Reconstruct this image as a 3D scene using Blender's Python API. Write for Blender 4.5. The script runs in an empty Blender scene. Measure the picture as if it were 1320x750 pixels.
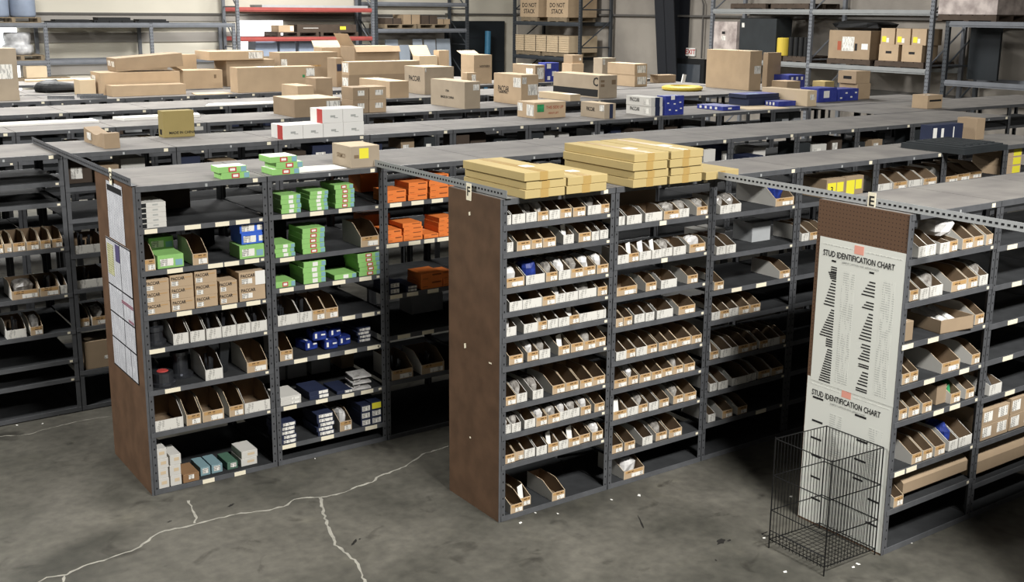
import bpy, math, random
from mathutils import Vector, Matrix
SC = bpy.context.scene
COL = SC.collection
R = math.radians
rnd = random.Random(11)
EPS = 0.0008        # clearance under things that rest on a shelf
L = 0.9028            # bay length of the steel shelving (3 ft)
H = 2.134             # height of the steel shelving (7 ft)

BINS=[('F',0,1,[(0.019,0.072,'W',''),(0.081,0.181,'W',''),(0.191,0.273,'W','c'),(0.276,0.36,'T','w'),(0.367,0.453,'W',''),(0.456,0.547,'T',''),(0.556,0.657,'T',''),(0.68,0.79,'W','c'),(0.792,0.887,'T','')]),('F',0,2,[(0.017,0.093,'W','p'),(0.115,0.222,'T',''),(0.229,0.314,'T',''),(0.319,0.419,'T',''),(0.487,0.572,'W','p'),(0.611,0.712,'T',''),(0.714,0.776,'W',''),(0.792,0.873,'W','')]),('F',0,3,[(0.026,0.182,'T','w'),(0.193,0.341,'W','b'),(0.351,0.442,'T','c'),(0.448,0.546,'W','w'),(0.548,0.651,'T','c'),(0.653,0.757,'T','w'),(0.765,0.869,'T','w')]),('F',0,4,[(0.063,0.162,'W',''),(0.165,0.317,'W',''),(0.32,0.424,'T',''),(0.427,0.511,'W','w'),(0.513,0.614,'W',''),(0.622,0.773,'W','c'),(0.781,0.906,'T','')]),('F',0,5,[(0.011,0.121,'W','w'),(0.179,0.29,'W',''),(0.293,0.364,'T','c'),(0.367,0.453,'W',''),(0.456,0.545,'W',''),(0.547,0.633,'T','p'),(0.635,0.872,'W','')]),('F',0,6,[(0.069,0.178,'T',''),(0.211,0.299,'T','w'),(0.302,0.391,'W','c'),(0.458,0.552,'T','p'),(0.562,0.67,'T',''),(0.672,0.771,'T','c'),(0.773,0.872,'T','')]),('F',0,7,[(0.022,0.124,'T',''),(0.132,0.213,'W','c'),(0.255,0.34,'W','c'),(0.421,0.527,'T',''),(0.531,0.639,'T',''),(0.643,0.75,'T',''),(0.755,0.872,'T','')]),('F',0,8,[(0.02,0.088,'W','w'),(0.091,0.163,'W','c'),(0.196,0.284,'W',''),(0.287,0.376,'T','w'),(0.38,0.479,'T','c'),(0.482,0.559,'W','w'),(0.561,0.652,'W','c'),(0.657,0.746,'T','w'),(0.775,0.883,'T','')]),('F',0,9,[(0.022,0.118,'T',''),(0.126,0.193,'T',''),(0.196,0.282,'W',''),(0.289,0.375,'W',''),(0.386,0.471,'T','p'),(0.474,0.553,'W',''),(0.555,0.653,'T','p'),(0.658,0.748,'T',''),(0.76,0.856,'T','w')]),('F',0,10,[(0.081,0.18,'T',''),(0.188,0.279,'T','p'),(0.422,0.53,'T','')]),('F',1,1,[(0.941,1.001,'W',''),(1.014,1.146,'W',''),(1.183,1.337,'W',''),(1.346,1.49,'T','c'),(1.494,1.586,'W','c'),(1.657,1.764,'T','c')]),('F',1,2,[(0.943,1.043,'W',''),(1.047,1.139,'T','p'),(1.144,1.249,'W','p'),(1.252,1.342,'W','p'),(1.35,1.446,'W','c'),(1.449,1.568,'W',''),(1.604,1.759,'T','w')]),('F',1,3,[(0.951,1.132,'T',''),(1.209,1.307,'T',''),(1.344,1.493,'W',''),(1.604,1.705,'T','')]),('F',1,4,[(0.935,1.008,'T',''),(1.014,1.091,'T',''),(1.116,1.21,'W',''),(1.213,1.294,'W',''),(1.318,1.47,'W',''),(1.521,1.682,'T','')]),('F',1,5,[(0.955,1.046,'W',''),(1.05,1.134,'T',''),(1.138,1.236,'W',''),(1.24,1.335,'T',''),(1.348,1.433,'T',''),(1.436,1.524,'T',''),(1.528,1.664,'T',''),(1.667,1.774,'T','')]),('F',1,6,[(0.938,1.066,'T',''),(1.079,1.169,'T','v'),(1.176,1.282,'T',''),(1.286,1.386,'T',''),(1.391,1.495,'T',''),(1.499,1.599,'T','c'),(1.602,1.708,'T','')]),('F',1,7,[(0.943,1.071,'T','p'),(1.079,1.179,'W',''),(1.184,1.27,'T','c'),(1.274,1.363,'W',''),(1.379,1.472,'T',''),(1.515,1.615,'T','c'),(1.619,1.739,'T','')]),('F',1,8,[(0.939,1.042,'T',''),(1.055,1.153,'T',''),(1.222,1.318,'W',''),(1.36,1.467,'T','c'),(1.479,1.605,'T','')]),('F',1,9,[(1.055,1.243,'T','w')]),('F',2,1,[(1.889,1.979,'W','c'),(1.982,2.107,'W','c'),(2.468,2.671,'T','b')]),('F',2,2,[(1.873,1.966,'W',''),(1.969,2.066,'W','')]),('F',2,3,[(1.871,1.967,'T',''),(2.553,2.671,'T','')]),('F',2,4,[(1.855,1.938,'W',''),(1.942,2.037,'T',''),(2.04,2.135,'W',''),(2.139,2.25,'T',''),(2.253,2.364,'T','')]),('F',2,5,[(1.864,1.952,'T','p'),(1.967,2.077,'W',''),(2.08,2.146,'W',''),(2.149,2.263,'T',''),(2.266,2.355,'T',''),(2.377,2.468,'T',''),(2.471,2.599,'W',''),(2.607,2.684,'T','')]),('F',2,6,[(1.876,1.948,'W',''),(1.958,2.058,'W',''),(2.105,2.287,'W',''),(2.29,2.37,'W',''),(2.392,2.525,'T',''),(2.537,2.673,'T','')]),('F',2,7,[(1.876,1.949,'W',''),(2.022,2.129,'T',''),(2.177,2.281,'T','')]),('F',3,2,[(2.777,2.857,'W',''),(2.868,2.979,'T',''),(2.984,3.073,'W','')]),('E',0,1,[(1.813,1.899,'W',''),(1.902,1.988,'W',''),(2.013,2.108,'W','k'),(2.111,2.199,'T','w'),(2.246,2.358,'T','w'),(2.369,2.472,'T',''),(2.493,2.607,'T','')]),('E',0,2,[(1.772,1.854,'T',''),(1.858,1.942,'W',''),(1.957,2.087,'W','c'),(2.179,2.34,'T',''),(2.351,2.455,'T',''),(2.473,2.582,'W','c')]),('E',0,3,[(2.467,2.599,'T','')]),('E',0,4,[(1.766,1.839,'T',''),(1.843,1.923,'T',''),(2.151,2.34,'T',''),(2.475,2.585,'T','')]),('E',0,5,[(1.767,1.845,'T',''),(1.86,1.969,'T',''),(1.989,2.086,'T',''),(2.288,2.39,'T','g'),(2.449,2.542,'T','')]),('E',0,6,[(1.932,2.034,'T',''),(2.045,2.143,'T',''),(2.164,2.27,'T',''),(2.314,2.41,'W','b'),(2.423,2.564,'W','')]),('E',0,7,[(1.778,1.871,'T','')]),('G',0,2,[(-1.712,-1.632,'T',''),(-1.381,-1.277,'T','')]),('G',0,4,[(-1.544,-1.439,'W',''),(-1.427,-1.325,'W',''),(-1.315,-1.208,'W','k'),(-1.203,-1.101,'W','k'),(-1.096,-0.997,'W',''),(-0.993,-0.864,'W','k')]),('G',0,5,[(-1.336,-1.212,'W','k'),(-1.035,-0.885,'T','')]),('G',0,6,[(-1.704,-1.508,'W',''),(-1.485,-1.384,'T',''),(-1.372,-1.219,'T',''),(-1.179,-1.074,'T',''),(-1.066,-0.868,'W','')]),('G',1,2,[(-0.121,0.035,'T','')]),('G',1,4,[(-0.802,-0.627,'W','k'),(-0.624,-0.526,'W','k'),(-0.524,-0.425,'T',''),(-0.422,-0.319,'T','')]),('G',1,5,[(-0.785,-0.688,'T','')]),('G',1,7,[(-0.329,-0.231,'T','w')]),('G',2,5,[(0.12,0.306,'T','k'),(0.384,0.59,'T','k')]),('H',-1,3,[(-2.287,-2.203,'T','w'),(-2.196,-2.14,'T',''),(-2.133,-2.041,'T',''),(-2.034,-1.94,'T',''),(-1.933,-1.853,'T',''),(-1.845,-1.764,'T','')]),('H',-1,4,[(-2.173,-1.971,'T','c'),(-1.964,-1.818,'T','k'),(-1.811,-1.744,'W','')]),('H',-1,5,[(-2.237,-2.092,'W','k'),(-2.059,-1.965,'T','w')]),('H',0,3,[(-1.682,-1.452,'W','k')]),('H',0,4,[(-1.676,-1.454,'W','k')]),('H',0,5,[(-1.676,-1.604,'T',''),(-1.586,-1.46,'T','c')])]
TAGS=[('G',0,1,[(-1.692,-1.609),(-1.427,-1.317),(-1.217,-1.119),(-1.072,-0.972)]),('G',0,2,[(-1.56,-1.455),(-1.282,-1.177),(-1.167,-1.062),(-1.022,-0.916)]),('G',0,3,[(-1.513,-1.41),(-1.2,-1.092),(-1.023,-0.92)]),('G',0,4,[(-1.71,-1.606)]),('G',0,5,[(-1.623,-1.517)]),('G',0,7,[(-1.399,-1.314),(-1.167,-1.084)]),('G',1,1,[(-0.736,-0.63),(-0.523,-0.417),(-0.298,-0.193)]),('G',1,2,[(-0.762,-0.652)]),('G',1,3,[(-0.774,-0.667),(-0.58,-0.473),(-0.361,-0.259),(-0.144,-0.043)]),('G',1,4,[(-0.29,-0.186),(-0.127,-0.025)]),('G',1,5,[(-0.683,-0.58),(-0.498,-0.4),(-0.278,-0.177),(-0.09,0.01)]),('G',1,6,[(-0.777,-0.675),(-0.522,-0.427),(-0.308,-0.21),(-0.151,-0.047)]),('G',1,7,[(-0.797,-0.692),(-0.489,-0.385),(-0.121,-0.02)]),('G',2,1,[(0.121,0.221),(0.305,0.412),(0.482,0.582)]),('G',2,2,[(0.088,0.192),(0.277,0.38),(0.413,0.505),(0.53,0.632)]),('G',2,3,[(0.113,0.217),(0.257,0.356),(0.44,0.538)]),('G',2,4,[(0.172,0.282),(0.389,0.493)]),('E',0,3,[(1.713,1.82),(1.963,2.069)]),('E',0,4,[(1.963,2.07),(2.326,2.428)]),('E',0,5,[(2.092,2.197),(2.26,2.368)]),('E',0,6,[(1.748,1.847),(1.864,1.966)]),('E',1,1,[(2.718,2.828)]),('E',1,2,[(2.817,2.927)]),('E',1,3,[(2.816,2.926)]),('E',1,4,[(2.803,2.916)]),('E',1,5,[(2.875,2.986)]),('F',2,3,[(2.035,2.139),(2.293,2.401)]),('F',2,7,[(2.37,2.482)]),('F',1,1,[(1.301,1.363)]),('F',1,2,[(1.329,1.386)])]
GOODS=[(0,1,'endcap',5,-1.716,-1.542,0.034,0.0),(0,2,'greenwhite',1,-1.614,-1.439,0.09,0.01),(0,2,'greenwhite',2,-1.597,-1.43,0.086,0.22),(0,2,'greenwhite',1,-1.051,-0.872,0.094,0.0),(0,2,'blue',2,-1.026,-0.851,0.078,0.02),(0,3,'maker',3,-1.714,-1.551,0.079,0.0),(0,3,'maker',3,-1.542,-1.385,0.083,0.0),(0,3,'maker',3,-1.376,-1.222,0.084,0.0),(0,3,'maker',2,-1.205,-1.079,0.082,0.0),(0,3,'makertall',2,-1.066,-0.876,0.103,0.0),(0,7,'whitesm',4,-1.713,-1.629,0.072,0.0),(0,7,'whitesm',3,-1.62,-1.543,0.075,0.0),(0,7,'brownsm',1,-1.532,-1.418,0.062,0.0),(0,7,'tealsm',1,-1.39,-1.32,0.063,0.05),(0,7,'tealsm',1,-1.31,-1.231,0.063,0.05),(0,7,'greensm',1,-1.195,-1.117,0.055,0.05),(0,7,'whitesm',2,-1.091,-0.971,0.055,0.05),(1,1,'green',4,-0.735,-0.587,0.033,0.0),(1,1,'green',5,-0.517,-0.375,0.028,0.0),(1,1,'greenred',5,-0.319,-0.168,0.034,0.0),(1,2,'green',3,-0.789,-0.64,0.031,0.0),(1,2,'greenred',5,-0.582,-0.408,0.037,0.0),(1,3,'greenred',1,-0.801,-0.648,0.044,0.0),(1,3,'green',4,-0.583,-0.41,0.04,0.0),(1,3,'green',1,-0.34,-0.162,0.036,0.0),(1,3,'greenred',5,-0.14,0.042,0.034,0.0),(1,5,'navyflat',4,-0.111,-0.003,0.028,0.1),(1,6,'navywhite',2,-0.794,-0.634,0.032,0.0),(1,6,'navy',2,-0.565,-0.411,0.031,0.0),(1,6,'navy',1,-0.344,-0.216,0.025,0.0),(1,7,'navyflat',5,-0.795,-0.681,0.033,0.0),(1,7,'navyflat',5,-0.507,-0.375,0.034,0.0),(1,7,'navysq',3,-0.149,-0.067,0.056,0.0),(1,7,'navysq',3,-0.064,0.026,0.059,0.0),(2,1,'orange',2,0.104,0.264,0.045,0.0),(2,1,'orange',3,0.284,0.448,0.045,0.0),(2,1,'orange',4,0.473,0.641,0.045,0.0),(2,1,'orange',2,0.747,0.812,0.041,0.15),(2,2,'orange',2,0.105,0.233,0.048,0.0),(2,2,'orange',4,0.24,0.405,0.034,0.0),(2,2,'orange',1,0.418,0.548,0.033,0.0),(2,2,'orange',4,0.552,0.704,0.037,0.0),(2,3,'navyflat',2,0.113,0.2,0.045,0.0),(2,3,'navyflat',2,0.263,0.352,0.023,0.0),(2,3,'orange',2,0.391,0.582,0.061,0.0),(2,3,'orange',2,0.589,0.711,0.051,0.0)]
CRACKS=[[(-2.679,0.851),(-2.61,0.892),(-2.51,0.857),(-2.434,0.896),(-2.372,0.911),(-2.247,0.92),(-2.135,0.939),(-2.047,0.965),(-1.982,1.021),(-1.919,1.067),(-1.849,1.098),(-1.717,1.074),(-1.532,1.085),(-1.356,1.063),(-1.26,1.033),(-1.184,1.004),(-1.048,1.012),(-0.964,1.073),(-0.888,1.052),(-0.809,0.999),(-0.663,0.976),(-0.555,1.011),(-0.394,1.029),(-0.297,1.093),(-0.195,1.107),(-0.067,1.14),(0.059,1.211),(0.159,1.268),(0.263,1.271),(0.399,1.291)],[(-0.809,0.999),(-0.859,0.871),(-0.912,0.723),(-0.961,0.552),(-0.992,0.443),(-1.032,0.318),(-1.027,0.168),(-1.021,0.045),(-1.049,-0.051),(-1.109,-0.242)],[(-1.66,1.09),(-1.621,1.158),(-1.595,1.322),(-1.571,1.451)],[(-2.516,0.85),(-2.553,0.766)],[(-2.441,3.416),(-2.197,3.311),(-2.085,3.354),(-1.963,3.374),(-1.749,3.396),(-1.511,3.365)]]
SCRAPS=[(1.027,-0.197),(0.387,-0.109),(0.102,-0.083),(1.265,-1.123),(1.889,-0.798),(1.427,-1.688),(1.482,-1.679),(1.988,-1.693),(2.594,-1.677),(1.04,-1.496),(0.27,-0.016),(0.823,-0.142),(-2.031,3.841),(-1.904,3.627),(-2.23,3.572),(-2.053,3.495),(-0.551,1.636),(1.763,-1.173)]
TOPS=dict(upright=(-1.373,9.2,2.134,0.49,0.5,0.628),
b4=(0.229,9.2,2.134,0.963,0.27,0.14),
b3=(0.172,9.5,2.134,1.048,0.47,0.292),
b2=(0.404,9.55,2.426,0.892,0.42,0.175),
b5=(1.485,10.15,2.134,0.575,0.4,0.261),
b8=(2.219,10.4,2.134,0.754,0.5,0.384),
b7=(1.951,10.35,2.518,0.832,0.6,0.126),
b10=(1.874,9.1,2.134,1.153,0.27,0.339),
b11=(3.061,10.4,2.134,0.959,0.4,0.478),
b12=(2.077,7.6,2.134,0.224,0.5,0.176),
b13=(1.081,5.47,2.134,0.545,0.56,0.192),
b14=(2.399,7.75,2.134,0.237,0.3,0.256),
b15a=(1.833,5.6,2.134,0.198,0.28,0.144),
b15c=(1.837,5.6,2.278,0.197,0.28,0.14),
b15b=(2.038,5.6,2.134,0.213,0.28,0.144),
b15d=(2.041,5.6,2.278,0.213,0.28,0.142),
b16=(3.231,7.3,2.134,0.284,0.85,0.218),
b17=(3.552,9.1,2.134,1.179,0.23,0.197),
b17u=(3.557,9.1,2.331,1.176,0.23,0.188),
b19=(3.576,9.55,2.134,0.114,0.3,0.422),
b20=(4.266,10.3,2.134,0.792,0.5,0.56),
b20l=(3.993,10.9,2.134,0.551,0.3,0.533),
b21=(5.432,10.3,2.134,0.339,0.22,0.399),
b21b=(5.801,10.3,2.134,0.195,0.17,0.481),
b22=(3.946,7.62,2.134,0.466,0.55,0.37),
b23=(3.217,5.47,2.134,0.217,0.77,0.313),
b24=(5.771,9.2,2.134,0.337,0.38,0.244),
b24u=(5.771,9.2,2.378,0.336,0.38,0.203),
b25=(4.872,8.0,2.134,0.159,0.12,0.253),
b26=(4.118,5.6,2.134,0.256,0.6,0.364),
b27=(6.849,9.05,2.134,0.187,0.64,0.276),
b28=(7.089,9.1,2.134,0.269,0.2,0.306),
b29=(8.022,9.6,2.134,0.254,0.28,0.254),
b29u=(8.071,9.65,2.388,0.22,0.25,0.141),
b30=(5.627,5.95,2.134,0.312,1.0,0.3),
b31=(5.018,5.78,2.134,0.165,0.68,0.084),
b32=(3.228,4.1,2.134,0.419,0.32,0.17),
b33=(3.864,3.7,2.134,0.157,0.41,0.161),
b34=(7.607,7.5,2.134,0.254,0.65,0.176),
b34u=(7.599,7.5,2.31,0.253,0.65,0.17),
b35=(8.278,9.1,2.134,0.29,0.24,0.361),
b36=(4.522,3.69,2.134,0.173,0.42,0.102),
b36u=(4.517,3.69,2.236,0.173,0.42,0.102),
b37=(4.721,3.68,2.134,0.283,0.14,0.214),
b38=(5.729,3.78,2.134,0.288,0.43,0.049),
b39=(6.522,4.12,2.134,0.677,0.34,0.092),
b39u=(6.495,4.14,2.226,0.617,0.3,0.047),
b39b=(6.776,3.87,2.134,0.557,0.22,0.061),
b42=(8.591,6.07,2.134,0.249,0.9,0.576),
b43=(9.444,6.5,2.134,0.3,0.1,0.525),
b44=(8.54,8.0,2.134,0.392,0.19,0.127),
b46=(7.105,3.7,2.134,0.173,0.75,0.194),
b47=(9.08,5.77,2.134,0.291,0.3,0.136),
b48=(9.601,6.2,2.134,0.374,0.3,0.192),
b49=(7.724,4.05,2.134,0.367,0.3,0.181),
b49b=(8.122,4.05,2.134,0.411,0.25,0.158),
b50=(9.945,5.78,2.134,0.217,0.24,0.111),
b51=(8.628,4.15,2.134,0.278,0.3,0.208),
b51u=(8.588,4.15,2.342,0.293,0.3,0.166),
b52=(8.143,2.72,2.134,0.298,0.22,0.164),
b53=(5.556,0.4,2.134,0.135,0.2,0.196),
b53b=(4.943,0.44,2.134,0.468,0.12,0.16),
red0=(0.147,3.63,2.134,0.192,0.26,0.125),
red1=(0.341,3.63,2.134,0.194,0.26,0.125),
red2=(0.538,3.63,2.134,0.198,0.26,0.125),
red3=(0.738,3.63,2.134,0.207,0.26,0.125),
redu0=(0.532,3.63,2.259,0.2,0.26,0.125),
redu1=(0.734,3.63,2.259,0.206,0.26,0.125))
CAM=[-3.80403, -5.52962, 3.26515, 0.95918, 0.21587, 0.00865, 1431.60815, -47.60032]


BLOTS = ((.76, -.52, .10, .007, 1.05, 2), (1.0, -1.0, .055, .025, .4, 3), (1.06, -1.02, .02, .012, .2, 4), (.80, -1.16, .012, .006, 1.0, 5), (-.92, .28, .045, .012, .75, 6), (-.87, .30, .014, .008, .6, 7), (-1.36, 1.22, .035, .014, .5, 8), (-1.78, 1.21, .022, .009, .4, 9), (-.88, 1.05, .02, .008, .3, 10))

# ------------------------------------------------------------------ materials
def lin(c):
    return c / 12.92 if c <= 0.04045 else ((c + 0.055) / 1.055) ** 2.4

def rgb(h):
    return tuple(lin(int(h[i:i + 2], 16) / 255) for i in (0, 2, 4)) + (1.0,)

M = {}

def mat(name, h, rough=0.75, vary=0.0, scale=6.0, metal=0.0, h2=None, bump=0.0, trans=0.0, emit=0.0, spec=0.35):
    m = bpy.data.materials.new(name)
    m.use_nodes = True
    nt = m.node_tree
    b = nt.nodes['Principled BSDF']
    b.inputs['Base Color'].default_value = rgb(h)
    b.inputs['Roughness'].default_value = rough
    b.inputs['Metallic'].default_value = metal
    b.inputs['Specular IOR Level'].default_value = spec
    if trans:
        b.inputs['Transmission Weight'].default_value = trans
    if emit:
        b.inputs['Emission Color'].default_value = rgb(h)
        b.inputs['Emission Strength'].default_value = emit
    if vary or h2 or bump:
        tc = nt.nodes.new('ShaderNodeTexCoord')
        no = nt.nodes.new('ShaderNodeTexNoise')
        no.inputs['Scale'].default_value = scale
        no.inputs['Detail'].default_value = 6
        nt.links.new(tc.outputs['Object'], no.inputs['Vector'])
        cr = nt.nodes.new('ShaderNodeValToRGB')
        c1 = rgb(h)
        c2 = rgb(h2) if h2 else tuple(x * (1 - vary) for x in c1[:3]) + (1,)
        cr.color_ramp.elements[0].position = 0.35
        cr.color_ramp.elements[1].position = 0.65
        cr.color_ramp.elements[0].color = c2
        cr.color_ramp.elements[1].color = c1
        nt.links.new(no.outputs['Fac'], cr.inputs['Fac'])
        nt.links.new(cr.outputs['Color'], b.inputs['Base Color'])
        if bump:
            bp = nt.nodes.new('ShaderNodeBump')
            bp.inputs['Strength'].default_value = bump
            nt.links.new(no.outputs['Fac'], bp.inputs['Height'])
            nt.links.new(bp.outputs['Normal'], b.inputs['Normal'])
    M[name] = m
    return m

def printed(name, base, ink, dens=0.52, sx=55.0, sz=120.0, rough=0.7):
    """paper carrying rows of tiny unreadable print"""
    m = mat(name, base, rough)
    nt = m.node_tree
    b = nt.nodes['Principled BSDF']
    tc = nt.nodes.new('ShaderNodeTexCoord')
    mp = nt.nodes.new('ShaderNodeMapping')
    mp.inputs['Scale'].default_value = (sx, sx, 9.0)
    no = nt.nodes.new('ShaderNodeTexNoise')
    no.inputs['Scale'].default_value = 1.0
    no.inputs['Detail'].default_value = 2
    nt.links.new(tc.outputs['Object'], mp.inputs['Vector'])
    nt.links.new(mp.outputs['Vector'], no.inputs['Vector'])
    se = nt.nodes.new('ShaderNodeSeparateXYZ')
    nt.links.new(tc.outputs['Object'], se.inputs[0])
    mu = nt.nodes.new('ShaderNodeMath'); mu.operation = 'MULTIPLY'; mu.inputs[1].default_value = sz
    fr = nt.nodes.new('ShaderNodeMath'); fr.operation = 'FRACT'
    g1 = nt.nodes.new('ShaderNodeMath'); g1.operation = 'GREATER_THAN'; g1.inputs[1].default_value = 0.55
    g2 = nt.nodes.new('ShaderNodeMath'); g2.operation = 'GREATER_THAN'; g2.inputs[1].default_value = dens
    an = nt.nodes.new('ShaderNodeMath'); an.operation = 'MULTIPLY'
    mx = nt.nodes.new('ShaderNodeMix'); mx.data_type = 'RGBA'
    mx.inputs[6].default_value = rgb(base); mx.inputs[7].default_value = rgb(ink)
    k = nt.links.new
    k(se.outputs[2], mu.inputs[0]); k(mu.outputs[0], fr.inputs[0]); k(fr.outputs[0], g1.inputs[0])
    k(no.outputs['Fac'], g2.inputs[0]); k(g1.outputs[0], an.inputs[0]); k(g2.outputs[0], an.inputs[1])
    k(an.outputs[0], mx.inputs[0]); k(mx.outputs[2], b.inputs['Base Color'])
    return m

mat('steel', '353637', 0.8, 0.25, 9, spec=0.12)
mat('steel_lip', '5a5b5d', 0.5, 0.2, 12)
mat('post', '545557', 0.5, 0.2, 14)
mat('hole', '101012', 0.9)
mat('top', '827e78', 0.8, h2='716d69', scale=3.5)
mat('galv', 'aeb0af', 0.5, 0.12, 20)
mat('hardboard', '604835', 0.65, h2='523d2c', scale=7)
mat('kraft', 'baa284', 0.85, 0.10, 5)
mat('kraft_dull', 'a08b71', 0.85, 0.12, 5)
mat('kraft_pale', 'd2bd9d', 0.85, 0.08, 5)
mat('kraft_yellow', 'bda873', 0.85, 0.07, 4)
mat('kraft_grey', 'aa9b86', 0.85, 0.1, 5)
mat('olive', '9a8a58', 0.85, 0.06, 5)
mat('tape', 'b3955a', 0.35)
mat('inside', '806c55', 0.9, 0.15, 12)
mat('inside_lit', 'a67d4e', 0.9, 0.12, 12)
mat('whitecard', 'cfccc4', 0.8, 0.05, 8)
mat('greycard', 'a9abab', 0.85, 0.08, 8)
mat('white', 'e6e4de', 0.7)
mat('paper', 'e9e7e0', 0.8)
printed('label', 'ebe8df', '55524e')
printed('binprint', 'd6d3ca', '85827c', 0.56)
printed('kraftprint', 'b8925f', '5a422a', 0.56, 40, 60)
mat('chart', 'dcddd4', 0.7)
printed('chart_text', 'dcddd4', 'b9bab3', 0.5, 70, 70)
printed('notice', 'c9cacd', '83848a', 0.42, 70, 90)
printed('notice_yellow', 'b5b48c', '8a8a6a', .45, 40, 60)
mat('notice_purple', '4d4668', 0.7)
mat('notice_red', '84606a', 0.7)
mat('tag', 'efe6cc', 0.75)
mat('ink', '1b1a1b', 0.7)
mat('faint_ink', 'a9aaa5', 0.8)
mat('red_ink', 'a2573f', 0.8)
mat('pink_ink', 'e6a08e', 0.8)
mat('green', '93c673', 0.55, 0.08, 10)
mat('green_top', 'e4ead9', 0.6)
mat('red', 'b7443f', 0.6)
mat('sky_patch', '7fa6b4', 0.6)
mat('orange', 'e8803c', 0.65, 0.08, 9)
mat('orange_ink', '8a4a22', 0.7)
mat('navy', '293048', 0.55, 0.15, 10)
mat('blue', '2b3688', 0.5, h2='3c4796', scale=14)
mat('blue_bright', '3a64c8', 0.5)
mat('teal', '7b979d', 0.6)
mat('dkgreen', '4c6c5a', 0.6)
mat('brownbox', '8d6c4c', 0.8, 0.1, 8)
mat('yellow', 'eadf3f', 0.6)
mat('yellow_band', 'd2b845', 0.5)
mat('black', '161718', 0.6, 0.2, 10)
mat('black_plastic', '202224', 0.35)
mat('black_wire', '0c0c0d', 0.4)
mat('beamgrey', '8f9190', 0.5, 0.1, 6)
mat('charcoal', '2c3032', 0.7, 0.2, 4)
mat('blackmetal', '626469', 0.28, 0.3, 18, metal=0.8)
mat('chrome', 'b9bcc0', 0.2, metal=0.9)
mat('clearbag', 'a9a59e', 0.25, h2='6f6a64', scale=25, bump=0.4)
mat('whitebag', 'dcdad6', 0.35, h2='b9b6b2', scale=18, bump=0.4)
mat('bluebag', '2c3f8e', 0.3, h2='1d2960', scale=22, bump=0.4)
mat('greenbag', '3c9a63', 0.3, h2='2a7a4a', scale=22, bump=0.4)
mat('rackgrey', '74777c', 0.5, 0.15, 6)
mat('rackdark', '3f4347', 0.5, 0.15, 6)
mat('rackred', 'a4504a', 0.5, 0.12, 6)
mat('wood', '857660', 0.85, 0.2, 6)
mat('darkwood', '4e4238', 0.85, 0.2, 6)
mat('tote', '8d98aa', 0.5, 0.12, 5)
mat('panelgrey', '9aa3ad', 0.5, 0.08, 3)
mat('bluetube', '3d7391', 0.5, 0.1, 4)
mat('shrink', 'c9c9c8', 0.3, h2='98989a', scale=6, bump=0.3)
mat('shrink_pink', 'cbbfb8', 0.35, h2='978b86', scale=5, bump=0.4)
mat('wall_cream', 'd2ccbc', 0.8, 0.06, 1.2)
mat('wall_grey', '9d968c', 0.8, h2='857f77', scale=0.9)
mat('girt', '96918a', 0.8)
mat('girt_dark', '5b5854', 0.8)
mat('column', '202227', 0.6)
mat('doorblack', '20262a', 0.6, 0.3, 2)
mat('glassdark', '3c4147', 0.15)
mat('daylight', 'f4f7fa', 0.5, emit=2.2)
mat('crack', '979489', 0.9, 0.3, 14)

def concrete():
    m = bpy.data.materials.new('concrete'); m.use_nodes = True
    nt = m.node_tree; b = nt.nodes['Principled BSDF']; k = nt.links.new
    tc = nt.nodes.new('ShaderNodeTexCoord')
    def noise(scale, detail, dist=0.0):
        n = nt.nodes.new('ShaderNodeTexNoise'); n.inputs['Scale'].default_value = scale
        n.inputs['Detail'].default_value = detail; n.inputs['Distortion'].default_value = dist
        k(tc.outputs['Object'], n.inputs['Vector']); return n
    def ramp(src, p0, c0, p1, c1):
        r = nt.nodes.new('ShaderNodeValToRGB')
        r.color_ramp.elements[0].position = p0; r.color_ramp.elements[0].color = c0
        r.color_ramp.elements[1].position = p1; r.color_ramp.elements[1].color = c1
        k(src, r.inputs['Fac']); return r
    def mult(a, bb, f):
        x = nt.nodes.new('ShaderNodeMix'); x.data_type = 'RGBA'; x.blend_type = 'MULTIPLY'
        x.inputs[0].default_value = f; k(a, x.inputs[6]); k(bb, x.inputs[7]); return x.outputs[2]
    a = ramp(noise(1.1, 9, 0.6).outputs['Fac'], 0.32, rgb('3b3a34'), 0.68, rgb('625f57'))
    f = ramp(noise(14, 8).outputs['Fac'], 0.3, (0.6, 0.6, 0.6, 1), 0.7, (1.15, 1.15, 1.12, 1))
    g = ramp(noise(3.6, 10, 0.7).outputs['Fac'], 0.28, (0.25, 0.24, 0.23, 1), 0.40, (1, 1, 1, 1))
    w = ramp(noise(2.3, 6, 0.4).outputs['Fac'], 0.62, (1, 1, 1, 1), 0.8, (1.3, 1.29, 1.22, 1))
    c = mult(a.outputs['Color'], f.outputs['Color'], 0.6)
    c = mult(c, g.outputs['Color'], 0.8)
    c = mult(c, w.outputs['Color'], 0.9)
    k(c, b.inputs['Base Color'])
    b.inputs['Roughness'].default_value = 0.62
    b.inputs['Specular IOR Level'].default_value = 0.3
    bp = nt.nodes.new('ShaderNodeBump'); bp.inputs['Strength'].default_value = 0.12
    k(noise(30, 6).outputs['Fac'], bp.inputs['Height']); k(bp.outputs['Normal'], b.inputs['Normal'])
    M['concrete'] = m
concrete()

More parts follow.
